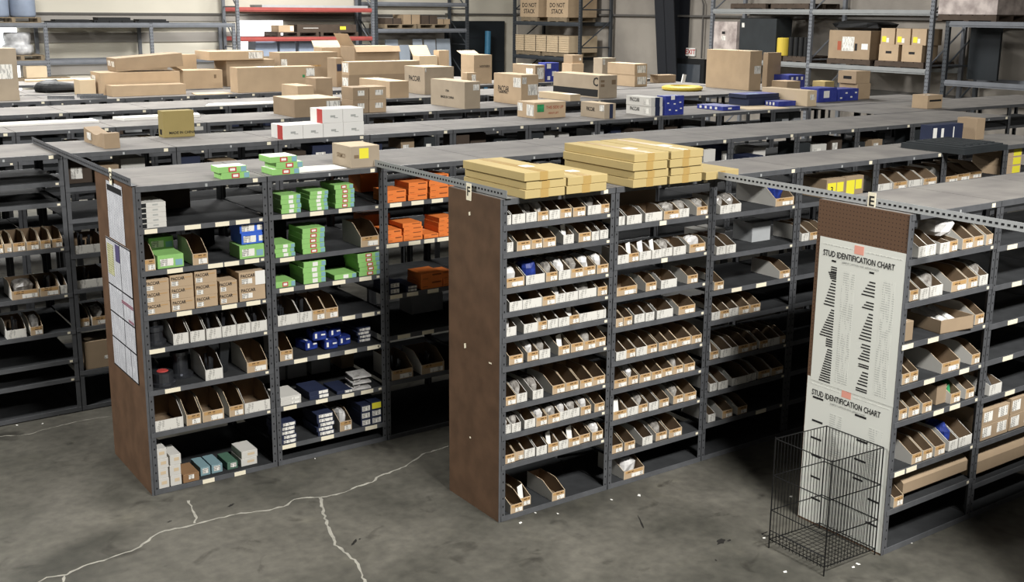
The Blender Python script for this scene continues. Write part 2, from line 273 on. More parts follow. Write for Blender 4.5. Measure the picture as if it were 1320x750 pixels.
def pegboard():
    """brown hardboard with a grid of dark peg holes"""
    m = mat('pegboard', '624936', 0.6)
    nt = m.node_tree; b = nt.nodes['Principled BSDF']; k = nt.links.new
    tc = nt.nodes.new('ShaderNodeTexCoord'); se = nt.nodes.new('ShaderNodeSeparateXYZ')
    k(tc.outputs['Object'], se.inputs[0])
    def cell(out):
        a = nt.nodes.new('ShaderNodeMath'); a.operation = 'MULTIPLY'; a.inputs[1].default_value = 1 / 0.0254
        f = nt.nodes.new('ShaderNodeMath'); f.operation = 'FRACT'
        s = nt.nodes.new('ShaderNodeMath'); s.operation = 'SUBTRACT'; s.inputs[1].default_value = 0.5
        p = nt.nodes.new('ShaderNodeMath'); p.operation = 'POWER'; p.inputs[1].default_value = 2
        ab = nt.nodes.new('ShaderNodeMath'); ab.operation = 'ABSOLUTE'
        k(out, a.inputs[0]); k(a.outputs[0], f.inputs[0]); k(f.outputs[0], s.inputs[0]); k(s.outputs[0], ab.inputs[0]); k(ab.outputs[0], p.inputs[0])
        return p.outputs[0]
    ad = nt.nodes.new('ShaderNodeMath'); k(cell(se.outputs[1]), ad.inputs[0]); k(cell(se.outputs[2]), ad.inputs[1])
    lt = nt.nodes.new('ShaderNodeMath'); lt.operation = 'LESS_THAN'; lt.inputs[1].default_value = 0.02
    k(ad.outputs[0], lt.inputs[0])
    mx = nt.nodes.new('ShaderNodeMix'); mx.data_type = 'RGBA'
    mx.inputs[6].default_value = rgb('624936'); mx.inputs[7].default_value = rgb('2c1c12')
    k(lt.outputs[0], mx.inputs[0]); k(mx.outputs[2], b.inputs['Base Color'])
pegboard()

# ------------------------------------------------------------------ mesh building
class MB:
    def __init__(s):
        s.v = []; s.f = []; s.m = []
    def quad(s, a, b, c, d, mi=0):
        n = len(s.v); s.v += [a, b, c, d]; s.f.append((n, n + 1, n + 2, n + 3)); s.m.append(mi)
    def box(s, x0, y0, z0, x1, y1, z1, mi=0, top=None):
        n = len(s.v)
        s.v += [(x0, y0, z0), (x1, y0, z0), (x1, y1, z0), (x0, y1, z0), (x0, y0, z1), (x1, y0, z1), (x1, y1, z1), (x0, y1, z1)]
        for q in ((0, 3, 2, 1), (4, 5, 6, 7), (0, 1, 5, 4), (1, 2, 6, 5), (2, 3, 7, 6), (3, 0, 4, 7)):
            s.f.append(tuple(n + i for i in q)); s.m.append(mi)
        if top is not None:
            s.m[-5] = top
        return s
    def prism(s, pts, off, mi=0, caps=(None, None)):
        """polygon pts extruded by vector off"""
        n = len(s.v); k = len(pts); o = Vector(off)
        s.v += [tuple(p) for p in pts] + [tuple(Vector(p) + o) for p in pts]
        s.f.append(tuple(range(n + k - 1, n - 1, -1))); s.m.append(mi if caps[0] is None else caps[0])
        s.f.append(tuple(range(n + k, n + 2 * k))); s.m.append(mi if caps[1] is None else caps[1])
        for i in range(k):
            j = (i + 1) % k
            s.f.append((n + i, n + j, n + k + j, n + k + i)); s.m.append(mi)
        return s
    def tube(s, path, r, n=6, mi=0, closed=False):
        P = [Vector(p) for p in path]; rings = []
        for i, p in enumerate(P):
            if closed:
                t = P[(i + 1) % len(P)] - P[i - 1]
            else:
                t = P[min(i + 1, len(P) - 1)] - P[max(i - 1, 0)]
            t.normalize()
            u = t.cross(Vector((0, 0, 1)) if abs(t.z) < 0.9 else Vector((1, 0, 0))).normalized(); w = t.cross(u)
            b = len(s.v)
            for j in range(n):
                a = 2 * math.pi * j / n
                s.v.append(tuple(p + (u * math.cos(a) + w * math.sin(a)) * r))
            rings.append(b)
        pr = list(zip(rings, rings[1:])) + ([(rings[-1], rings[0])] if closed else [])
        for a, b in pr:
            for j in range(n):
                j2 = (j + 1) % n
                s.f.append((a + j, a + j2, b + j2, b + j)); s.m.append(mi)
        if not closed:
            s.f.append(tuple(rings[0] + j for j in reversed(range(n)))); s.m.append(mi)
            s.f.append(tuple(rings[-1] + j for j in range(n))); s.m.append(mi)
        return s
    def lathe(s, prof, cx=0, cy=0, n=20, mi=0):
        rings = []
        for r, z in prof:
            b = len(s.v)
            for j in range(n):
                a = 2 * math.pi * j / n
                s.v.append((cx + r * math.cos(a), cy + r * math.sin(a), z))
            rings.append(b)
        for a, b in zip(rings, rings[1:]):
            for j in range(n):
                j2 = (j + 1) % n
                s.f.append((a + j, a + j2, b + j2, b + j)); s.m.append(mi)
        s.f.append(tuple(rings[0] + j for j in reversed(range(n)))); s.m.append(mi)
        s.f.append(tuple(rings[-1] + j for j in range(n))); s.m.append(mi)
        return s
    def build(s, name, mats, parent=None, loc=None, rz=0.0, smooth=False):
        me = bpy.data.meshes.new(name)
        me.from_pydata(s.v, [], s.f)
        if isinstance(mats, str):
            mats = [mats]
        for x in mats:
            me.materials.append(M[x])
        if len(mats) > 1:
            me.polygons.foreach_set('material_index', s.m)
        if smooth:
            me.polygons.foreach_set('use_smooth', [True] * len(me.polygons))
        me.update()
        o = bpy.data.objects.new(name, me)
        COL.objects.link(o)
        if parent is not None:
            o.parent = parent
        if loc is not None:
            o.location = loc
        if rz:
            o.rotation_euler = (0, 0, rz)
        return o

def tag(o, label, cat, group=None, kind=None):
    if label: o['label'] = label
    if cat: o['category'] = cat
    if group: o['group'] = group
    if kind: o['kind'] = kind
    return o

def empty(name, loc, rz=0.0):
    o = bpy.data.objects.new(name, None)
    COL.objects.link(o); o.location = loc; o.rotation_euler = (0, 0, rz)
    o.empty_display_size = 0.1
    return o

def copy_tree(o, parent=None):
    c = o.copy(); COL.objects.link(c)
    if parent is not None: c.parent = parent
    for ch in list(o.children):
        copy_tree(ch, c)
    return c

TEXTS = {}
def text(txt, size, m, parent, loc, rot, sx=1.0, name='lettering'):
    key = (txt, size, m, sx)
    if key not in TEXTS:
        cu = bpy.data.curves.new('lettering', 'FONT'); cu.body = txt; cu.size = size
        cu.align_x = 'CENTER'; cu.align_y = 'CENTER'; cu.offset = size * 0.018; cu.resolution_u = 2
        ob = bpy.data.objects.new('lettering', cu)
        me = bpy.data.meshes.new_from_object(ob)
        bpy.data.objects.remove(ob)
        if sx != 1.0:
            me.transform(Matrix.Diagonal((sx, 1, 1, 1)))
        me.materials.clear(); me.materials.append(M[m])
        TEXTS[key] = me
    o = bpy.data.objects.new(name, TEXTS[key]); COL.objects.link(o)
    if parent is not None: o.parent = parent
    o.location = loc; o.rotation_euler = rot
    return o

FR = (math.pi / 2, 0, 0)                    # lettering that faces -Y
LR = (math.pi / 2, 0, -math.pi / 2)         # lettering that faces -X
UP = (0, 0, 0)
ORD = 'first second third fourth fifth sixth seventh eighth ninth tenth eleventh twelfth thirteenth fourteenth fifteenth'.split()

# ------------------------------------------------------------------ setting
def structure(o):
    o['kind'] = 'structure'; return o

structure(MB().box(-13, -13, -0.1, 16.2, 22.8, 0).build('floor', 'concrete'))
structure(MB().box(-13, 22.8, 0, 16.2, 23.0, 7.0).build('wall_back', 'wall_cream'))
structure(MB().box(16.2, -13, 0, 16.4, 23.0, 7.0).build('wall_right', 'wall_grey'))
for i, (z0, z1, y, m) in enumerate([(3.08, 3.13, 22.72, 'girt_dark'), (2.93, 3.08, 22.76, 'girt'), (2.42, 2.66, 22.76, 'girt'), (1.66, 1.95, 22.76, 'girt'), (4.2, 4.3, 22.72, 'girt')]):
    structure(MB().box(-13, y, z0, 13.6, 22.8, z1).build('trim_%d' % (i + 1), m))
structure(MB().box(13.6, 22.72, 3.12, 16.2, 22.8, 3.17).build('trim_6', 'girt_dark'))
structure(MB().box(16.1, 6.0, 3.14, 16.2, 22.8, 3.19).build('trim_7', 'girt_dark'))
structure(MB().box(16.12, -13, 1.55, 16.2, 14.0, 1.68).build('trim_8', 'girt_dark'))
w = structure(MB().box(0.2, 22.74, 1.2, 1.86, 22.79, 2.86).build('window_1', 'daylight'))
w = structure(MB().box(7.3, 22.74, 1.0, 8.5, 22.79, 2.95).build('window_2', 'daylight'))
d = structure(MB().box(13.55, 22.70, 0, 15.65, 22.79, 2.95).build('door_1', 'doorblack'))
f_ = MB()
for z in (0.9, 1.75, 2.45): f_.box(13.6, 22.69, z, 15.6, 22.70, z + 0.03)
f_.build('panel_groove', 'column', d)
d = structure(MB().box(16.12, 14.64, 0, 16.19, 15.72, 2.12).build('door_2', 'black'))
MB().box(16.10, 14.76, 0.95, 16.12, 15.58, 1.98).build('door_glass', 'glassdark', d)
MB().box(16.06, 14.70, 0.95, 16.12, 14.74, 1.05).build('door_handle', 'chrome', d)
# tapered steel frame column against the right-hand wall
c = MB()
c.prism([(16.0, 15.30, 0), (16.0, 16.0, 0), (15.25, 16.0, 7), (15.25, 15.30, 7)], (0.03, 0, 0))
c.prism([(16.0, 15.64, 0), (15.25, 15.64, 7), (16.19, 15.64, 7), (16.19, 15.64, 0)], (0, 0.03, 0))
c.box(16.16, 15.30, 0, 16.19, 16.0, 7)
structure(c.build('column', 'column'))

s = MB().box(0, -0.16, -0.1, 0.04, 0.16, 0.1).build('exit_sign', 'white', None, (16.15, 15.18, 2.28))
tag(s, 'white exit sign with red letters above the black door', 'sign')
text('EXIT', 0.17, 'red', s, (-0.004, 0, 0), LR)
s = MB().tube([(16.12, 14.75, 2.14), (16.12, 14.75, 3.45), (16.12, 14.83, 3.6), (16.12, 15.2, 3.7)], 0.022, 8).build('conduit_pipe', 'girt_dark')
tag(s, 'thin grey conduit pipe running up the wall above the exit door', 'pipe')
s.parent = None

# ------------------------------------------------------------------ steel shelving
def label_boxes(mb, x0, x1, y, z, h=0.026):
    mb.box(x0, y - 0.002, z - h, x1, y, z)

def shelving(letter, label, x0, y0, d, bays, k0=0, holes=True, panel=None, low=0.0, tags=True, end='near'):
    root = empty('shelving_run', (x0, y0, 0))
    tag(root, label, 'shelving', None)
    n = len(bays)
    for k in range(n + 1):
        X = k * L
        for yy, sg in ((0, 1), (d, -1)):
            p = MB()
            a = 0.036
            xl, xr = (X - a if k else X), (X + a if k < n else X)
            p.box(xl, yy, low, xr, yy + sg * 0.003, H - 0.001) if sg > 0 else p.box(xl, yy - 0.003, low, xr, yy, H - 0.001)
            p.box(X - 0.003, min(yy, yy + sg * 0.038), low, X + 0.003, max(yy, yy + sg * 0.038), H - 0.001)
            if holes and sg > 0:
                z = 0.04
                while z < H:
                    for q in ([X - 0.02] if k else []) + ([X + 0.02] if k < n else []):
                        p.box(q - 0.004, -0.0008, z, q + 0.004, 0.0, z + 0.012, 1)
                    z += 0.0381 * 1.5
            p.build('post', ['post', 'hole'], root)
    for k, zs in enumerate(bays):
        xa, xb = k * L + 0.004, (k + 1) * L - 0.004
        t = MB()
        if 0.85 < d < 0.95:
            t.box(xa, 0.006, H - 0.004, xb, d * .5 - 0.003, H, 1); t.box(xa, d * .5 + 0.003, H - 0.004, xb, d - 0.006, H, 1)
        else:
            t.box(xa, 0.006, H - 0.004, xb, d - 0.006, H, 1)
        t.box(xa, -0.004, H - 0.036, xb, 0.006, H, 0)
        t.box(xa, d - 0.006, H - 0.036, xb, d + 0.004, H, 0)
        ts = t.build('top_shelf', ['steel_lip', 'top'], root)
        if tags:
            g = MB(); label_boxes(g, xb - 0.10, xb - 0.065, -0.004, H - 0.006, 0.026); g.build('shelf_label', 'tag', ts)
            g = MB(); label_boxes(g, xa + 0.46, xa + 0.475, -0.004, H - 0.014, 0.02); g.build('clip', 'galv', ts)
        for si, z in enumerate(zs):
            s = MB()
            s.box(xa, 0.004, z - 0.004, xb, d - 0.004, z, 0)
            s.box(xa, -0.003, z - 0.034, xb, 0.004, z, 1)
            s.box(xa, d - 0.004, z - 0.034, xb, d + 0.003, z, 1)
            sh = s.build('shelf', ['steel', 'steel_lip'], root)
            if tags and z > 0.2:
                g = MB(); label_boxes(g, xb - 0.065, xb - 0.042, -0.003, z - 0.008, 0.017); g.build('shelf_label', 'tag', sh)
            for (r, b, ss, lst) in TAGS:
                if r == letter and b == k + k0 and ss == si + 1:
                    for (a, b2) in lst:
                        g = MB(); label_boxes(g, a - x0, b2 - x0, -0.003, z - 0.003, 0.03); g.build('shelf_label', 'tag', sh)
    if panel:
        MB().box(-0.012, 0.0, 0.0, -0.004, d, H + 0.0).build('end_panel', panel, root)
        e = MB()
        e.box(-0.016, -0.002, 0.0, 0.0, 0.0, H); e.build('panel_edge', 'steel_lip', root)
    return root

zF = [[1.969, 1.795, 1.565, 1.411, 1.248, 1.055, 0.788, 0.595, 0.391, 0.035],
      [1.871, 1.607, 1.382, 1.168, 0.929, 0.728, 0.5, 0.251, 0.035],
      [1.857, 1.56, 1.297, 1.074, 0.773, 0.525, 0.284, 0.035]]
zE = [[1.863, 1.603, 1.35, 1.086, 0.86, 0.536, 0.291, 0.035], [1.842, 1.586, 1.331, 1.087, 0.834, 0.524, 0.239, 0.035]]
zG = [[1.853, 1.571, 1.27, 1.038, 0.746, 0.449, 0.035], [1.858, 1.55, 1.33, 1.051, 0.789, 0.449, 0.154, 0.035],
      [1.86, 1.554, 1.156, 0.832, 0.472, 0.035]]
zH = [[1.919, 1.754, 1.392, 1.009, 0.701, 0.46, 0.304, 0.042], [1.863, 1.607, 1.319, 1.031, 0.712, 0.343, 0.042]]
RX = {'E': 1.70, 'F': 0.0, 'G': -1.737, 'H': -1.716}
RY = {'E': -1.69, 'F': 0.0, 'G': 1.656, 'H': 3.61}
shelving('E', 'grey steel shelving run whose pegboard end carries the white stud chart, marked E', RX['E'], RY['E'], 0.66, [zE[0], zE[1], zE[1][:6], zE[1][:6]], panel='pegboard')
shelving('F', 'grey steel shelving run with plain brown end panel, marked F', RX['F'], RY['F'], 0.61, [zF[0], zF[1], zF[2], zF[2]] + [zF[2][:4]] * 3, panel='hardboard')
shelving('G', 'grey steel shelving run with notices on its brown end panel, green boxes inside', RX['G'], RY['G'], 0.90, [zG[0], zG[1], zG[2]] + [zG[2]] + [[1.86, 1.55, 1.2]] * 7, panel='hardboard')
shelving('H', 'dark steel shelving run directly behind the run full of green boxes', RX['H'] - 2 * L, RY['H'], 0.87, [zH[0], zH[0], zH[1]] + [zH[1][:4]] + [zH[1][:3]] * 11, k0=-2, holes=False)
shelving('I', 'steel shelving run under the white-lettered cartons, second behind the green boxes', -4.4, 5.45, 0.82, [[1.86, 1.55, 1.2]] * 10, holes=False)
shelving('J', 'deeper steel shelving run under the yellow disc and biggest tan carton', 4.65, 5.74, 1.40, [[1.86, 1.55, 1.2]] * 6, holes=False)
shelving('K', 'steel shelving run behind the small labelled cartons, third behind the green boxes', -4.4, 7.22, 1.0, [[1.86, 1.55, 1.2]] * 15, holes=False)
shelving('L', 'steel shelving run carrying the long flat cartons, fourth behind the green boxes', -4.2, 8.95, 0.98, [[1.86, 1.55, 1.2]] * 15, holes=False)
shelving('M', 'farthest but one steel shelving run with black seat and open cartons', -4.2, 10.05, 0.98, [[1.86, 1.55]] * 12, holes=False)
shelving('N', 'farthest steel shelving run with a loose cardboard sheet on top', -4.2, 12.0, 0.98, [[1.86, 1.55]] * 10, holes=False)
# steel link between two runs at their far end
b = shelving('X', 'short steel shelving link joining two runs beside the end wall', 7.0, 2.58, 1.0, [[1.86, 1.5]] * 5, holes=False, tags=False)

shelving('D', 'unseen grey steel shelving run added past the right edge to shade run E', 1.78, -3.56, 0.66, [zE[1]] * 3, holes=False, panel='hardboard')  # unseen run continuing the rows, added and shifted to shade E and the floor

# slotted galvanised angles that tie the runs together overhead
def angle(x, y0, y1, label, m='galv'):
    mb = MB()
    z = 2.140
    mb.box(x - 0.002, y0, z, x, y1, z + 0.05)
    mb.box(x, y0, z, x + 0.04, y1, z + 0.002)
    y = y0 + 0.05
    while y < y1 - 0.05:
        mb.box(x - 0.003, y, z + 0.018, x - 0.002, y + 0.018, z + 0.030, 1)
        y += 0.036
    tag(mb.build('slotted_angle', [m, 'hole']), label, 'tie bar')
angle(RX['G'] - 0.02, 1.66, 4.45, 'dark slotted angle running from the notice-covered end panel to the run behind', 'steel_lip')
angle(0.02, -0.02, 1.685, 'grey slotted angle bridging the aisle to the panel marked F', 'beamgrey')
angle(1.735, -3.3, -0.105, 'galvanised slotted angle passing over the pegboard panel marked E')

def row_sign(ch, loc, label):
    s = MB().box(-0.003, -0.028, -0.055, 0.0, 0.028, 0.055).build('row_sign', 'tag', None, loc)
    text(ch, 0.085, 'ink', s, (-0.0042, 0, 0), LR)
    tag(s, label, 'sign')
row_sign('F', (-0.0150, 0.357, 2.135), 'cream letter sign reading F on the plain brown end panel')
row_sign('E', (1.7315, -1.386, 2.165), 'cream letter sign reading E above the pegboard end panel')
row_sign('G', (RX['G'] - 0.0235, 2.11, 2.150), 'cream letter sign at the top of the notice-covered end panel')

# ------------------------------------------------------------------ wall charts on the end panels
def stud_chart():
    # upper chart, in the plane x = 1.686, u runs from the far edge (y=-1.07) to the near edge
    for (ya, yb, z0, z1, lab, full) in ((-1.06, -1.688, 0.965, 1.905, 'upper white stud identification chart pinned to the pegboard end panel', True),
                                        (-1.035, -1.686, 0.012, 0.985, 'lower white stud identification chart behind the black wire cage', False)):
        x = 1.685 if full else 1.6865
        c = MB().box(0, -(ya - yb), 0, 0.001, 0, z1 - z0).build('wall_chart', 'chart', None, (x, ya, z0))
        tag(c, lab, 'poster')
        W, Ht = ya - yb, z1 - z0
        p = MB()
        def bar(u, v, l, h=0.007):
            p.box(-0.0008, -u * W, Ht * (1 - v), 0, -(u - l) * W, Ht * (1 - v) + h)
        if full:
            for (u, v0, v1, n, l0, l1) in ((.23, .195, .225, 3, .07, .07), (.23, .235, .27, 4, .10, .07), (.23, .285, .455, 9, .05, .13), (.235, .485, .67, 11, .04, .16), (.24, .69, .735, 4, .08, .08), (.245, .76, .985, 14, .06, .14),
                                           (.69, .235, .325, 5, .07, .15), (.69, .37, .41, 3, .09, .13), (.69, .445, .62, 9, .05, .14), (.69, .655, .675, 2, .10, .11), (.69, .695, .755, 4, .08, .13), (.69, .79, .805, 2, .12, .12), (.69, .84, .925, 5, .07, .12), (.69, .955, .97, 2, .13, .13)):
                for i in range(n):
                    t = i / max(n - 1, 1)
                    bar(u, v0 + (v1 - v0) * t - (0.02 if v1 > .99 else 0), l0 + (l1 - l0) * t, .0085)
            bar(.215, .155, .055, .012); bar(.665, .175, .055, .012)
        else:
            for (u, v, l) in ((.21, .14, .13), (.72, .16, .13), (.22, .30, .13), (.76, .32, .13), (.22, .42, .13), (.75, .45, .13), (.23, .54, .12), (.74, .58, .12), (.24, .69, .12), (.93, .68, .12), (.26, .84, .12), (.93, .84, .12)):
                bar(u, v, l, .013)
        p.build('printed_stud', 'ink', c)
        for cu in (.30, .76):
            MB().box(-0.0004, -(cu + .15) * W, Ht * (.04 if full else .5), 0, -cu * W, Ht * .80).build('text_column', 'chart_text', c)
        MB().box(-0.0008, -.53 * W, Ht - .065, 0, -.42 * W, Ht - .012).build('emblem', 'pink_ink', c)
        text('STUD IDENTIFICATION CHART', 0.052, 'ink', c, (-0.002, -.47 * W, Ht - .098), LR, 0.72)
        text('SAMPLE CAPTION AND APPLICATION', 0.016, 'faint_ink', c, (-0.002, -.5 * W, Ht - .135), LR)
        for u0, u1 in ((.03, .40), (.55, .97)): MB().box(-0.0006, -u1 * W, Ht - .045, 0, -u0 * W, Ht - .038).build('header_line', 'chart_text', c)
stud_chart()

def notices():
    x = RX['G'] - 0.0145
    c = MB().box(0, -0.37, 0, 0.001, 0, 0.40).build('notice_sheet', 'notice', None, (x, 2.27, 1.705))
    MB().box(-0.0008, -0.355, 0.335, 0, -0.015, 0.375).build('header_band', 'ink', c)
    tag(c, 'white notice sheet with black header on the left brown end panel', 'poster')
    W, Ht = 0.575, 0.94
    c = MB().box(0, -W, 0, 0.001, 0, Ht).build('notice_board', 'notice', None, (x - 0.002, 2.37, 0.755))
    tag(c, 'tall patchwork of printed notices below the black-headed sheet', 'poster')
    g = MB()
    for z in (0.0, 0.21, 0.40, 0.60, Ht - 0.012): g.box(-0.0008, -W, z, 0, 0, z + 0.010)
    for y in (0.33, 0.575): g.box(-0.0008, -y, 0.21, 0, -y + 0.008, Ht)
    for y in (0.30, 0.44, 0.575): g.box(-0.0008, -y, 0, 0, -y + 0.006, 0.21)
    g.build('border', 'ink', c)
    MB().box(-0.0012, -0.17, 0.68, 0, -0.02, 0.90).build('yellow_panel', 'notice_yellow', c)
    MB().box(-0.0012, -0.32, 0.80, 0, -0.22, 0.92).build('purple_panel', 'notice_purple', c)
    MB().box(-0.0012, -0.56, 0.52, 0, -0.30, 0.545).build('red_band', 'notice_red', c)
    MB().box(-0.0012, -0.56, 0.415, 0, -0.44, 0.435).build('red_band', 'notice_red', c)
notices()
for i, (y, z, w, h, lab) in enumerate(((0.36, 1.98, .018, .028, 'torn cream tape scrap just under the letter F sign'), (0.415, 1.08, .022, .04, 'torn cream paper scrap at mid height of panel F'),
                                       (0.35, 0.47, .016, .014, 'small cream tape scrap low on the plain brown panel'), (0.12, 1.055, .03, .01, 'narrow tape scrap near the front edge of panel F'))):
    MB_ = MB(); MB_.prism([(-0.0015, 0, 0), (-0.0015, -w, h * .2), (-0.0015, -w * .8, h), (-0.0015, w * .2, h * .8)], (0.0015, 0, 0))
    tag(MB_.build('tape_scrap', 'tag', None, (-0.0125, y, z)), lab, 'scrap')

# ------------------------------------------------------------------ cardboard parts bins
def bin_obj(x0, x1, y, z, kind, d=0.29, hf=0.06, hb=0.115):
    w = x1 - x0; t = 0.003
    om = {'W': 'whitecard', 'T': 'kraft'}[kind]
    mb = MB()
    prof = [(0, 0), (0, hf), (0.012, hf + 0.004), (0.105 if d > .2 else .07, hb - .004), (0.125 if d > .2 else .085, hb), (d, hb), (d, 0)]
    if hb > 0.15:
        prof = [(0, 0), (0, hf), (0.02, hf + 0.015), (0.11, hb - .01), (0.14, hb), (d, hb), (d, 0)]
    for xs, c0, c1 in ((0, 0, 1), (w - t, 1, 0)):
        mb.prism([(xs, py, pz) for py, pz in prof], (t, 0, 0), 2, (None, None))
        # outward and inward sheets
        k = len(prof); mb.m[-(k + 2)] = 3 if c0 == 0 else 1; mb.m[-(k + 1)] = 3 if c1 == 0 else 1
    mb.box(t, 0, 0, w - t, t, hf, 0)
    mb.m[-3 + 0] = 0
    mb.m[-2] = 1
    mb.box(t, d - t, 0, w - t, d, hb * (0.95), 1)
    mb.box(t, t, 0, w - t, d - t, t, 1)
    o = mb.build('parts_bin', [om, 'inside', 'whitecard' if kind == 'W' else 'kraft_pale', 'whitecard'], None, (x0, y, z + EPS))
    if kind == 'W':
        MB().box(w * .06, -0.0008, hf * .06, w * .94, 0, hf * .95).build('printed_front', 'binprint', o)
    else:
        MB().box(w * .38, -0.001, hf * .08, w * .94, 0, hf * .52).build('bin_label', 'label', o)
        if w > 0.07:
            MB().box(w * .08, -0.0006, hf * .62, w * .92, 0, hf * .92).build('printed_front', 'kraftprint', o)
    return o

BAGS = []
def bag_mesh(seed):
    r = random.Random(seed)
    n, k = 12, 7
    mb = MB(); rings = []
    for i in range(k + 1):
        th = math.pi * i / k
        b = len(mb.v)
        for j in range(n):
            a = 2 * math.pi * j / n
            q = r.uniform(.78, 1.08)
            x, y, z = math.sin(th) * math.cos(a) * q, math.sin(th) * math.sin(a) * q, -math.cos(th) * r.uniform(.8, 1.1)
            sq = lambda v: math.copysign(abs(v) ** .7, v)
            mb.v.append((sq(x) * .5, sq(y) * .5, max(sq(z) * .5, -.42) + .42))
        rings.append(b)
    for a, b in zip(rings, rings[1:]):
        for j in range(n):
            j2 = (j + 1) % n
            mb.f.append((a + j, a + j2, b + j2, b + j)); mb.m.append(0)
    return mb
def bag(w, d, h, m, loc, label, group=None, seed=0):
    mb = bag_mesh(seed)
    mb.v = [(x * w, y * d, z * h) for x, y, z in mb.v]
    o = mb.build('plastic_bag', m, None, (loc[0], loc[1], loc[2] + EPS))
    return tag(o, label, 'bag', group)

ROWNAME = {'F': 'shelves marked F', 'E': 'shelves marked E', 'G': 'shelves marked G', 'H': 'run behind G'}
SHZ = {'F': zF + [zF[2]] * 4, 'E': zE, 'G': zG}
BAGWORD = {'c': ('clearbag', 'clear'), 'w': ('whitebag', 'white'), 'b': ('bluebag', 'blue'), 'g': ('greenbag', 'green'), 'v': ('whitebag', 'blue-white')}
DIM = {'F': (.29, .06, .115), 'E': (.30, .066, .13), 'G': (.34, .077, .2), 'H': (.30, .07, .13)}
DIM['G'] = (.30, .077, .165)
for row, bay, sh, lst in BINS:
    z = zH[0 if bay < 0 else 1][sh - 1] if row == 'H' else SHZ[row][bay][sh - 1]
    d, hf, hb = DIM[row]
    bayname = ('nearest' if bay < 0 else 'next') if row == 'H' else ORD[bay]
    for i, (a, b, kind, cont) in enumerate(lst):
        bx0 = RX[row] + bay * L
        a, b = max(a, bx0 + (.042 if bay else .006)), min(b, bx0 + L - .040)
        if row == 'E' and sh == 1 and i in (2, 3, 4): cont = ''
        yy = RY[row] + 0.004 + (rnd.random() * 0.012 if row != 'G' else 0)
        if row == 'F' and sh == len(SHZ[row][bay]): yy = RY[row] + 0.0 + 0.05 * (i % 2)
        dd = d
        if row == 'F' and bay == 2 and sh == 1 and i == 2: dd, hbb = .40, .14
        else: hbb = hb
        if row == 'F' and ((bay == 1 and sh <= 4) or (bay == 0 and sh in (2, 8, 9))): dd, hbb = .17, .10
        if row == 'E' and sh == 1 and i in (2, 3): hbb = .085
        if row == 'G' and sh == 4: hbb = .145
        if row == 'G' and sh == 7: hbb = .14
        o = bin_obj(a, b, yy, z, kind, dd, hf, hbb)
        tag(o, '%s cardboard bin, %s along, %s shelf down, %s bay of %s' % ('white-fronted' if kind == 'W' else 'tan-fronted', ORD[i], ORD[sh - 1], bayname, ROWNAME[row]), 'bin',
            'cardboard parts bins on the %s' % ROWNAME[row])
        w = b - a
        where = '%s bin along, %s shelf down, %s bay of %s' % (ORD[i], ORD[sh - 1], bayname, ROWNAME[row])
        if cont in BAGWORD:
            m, wd = BAGWORD[cont]
            bag(w * .84, dd * .62, hbb * (1.12 if cont != 'b' else 1.35), m, (a + w / 2, yy + dd * .45, z + .004), '%s plastic bag in %s' % (wd, where), 'bags of parts in the bins', i * 7 + sh * 31 + bay)
        elif cont == 'p':
            q = MB(); q.prism([(0, 0, 0), (w * .55, .02, .004), (w * .62, .05, hf + .055), (.004, .03, hf + .05)], (0, .006, 0))
            o2 = q.build('folded_paper', 'paper', None, (a + w * .2, yy + .03, z + .004))
            tag(o2, 'white paper slip in %s' % where, 'paper', 'paper slips in the bins')
        elif cont == 'k':
            r = random.Random(i * 13 + sh)
            q = MB()
            for t in range(6):
                x, y = w * r.uniform(.36, .64), d * r.uniform(.25, .7)
                q.tube([(x, y, 0), (x + r.uniform(-.01, .01), y + r.uniform(-.02, .02), hf + r.uniform(.01, .07))], min(.011, w * .10), 8)
            q.box(w * .14, d * .15, 0, w * .86, d * .8, .02)
            o2 = q.build('metal_parts', 'blackmetal', None, (a, yy, z + .006))
            tag(o2, 'dark metal fittings in %s' % where, 'parts', 'loose metal parts in the bins')

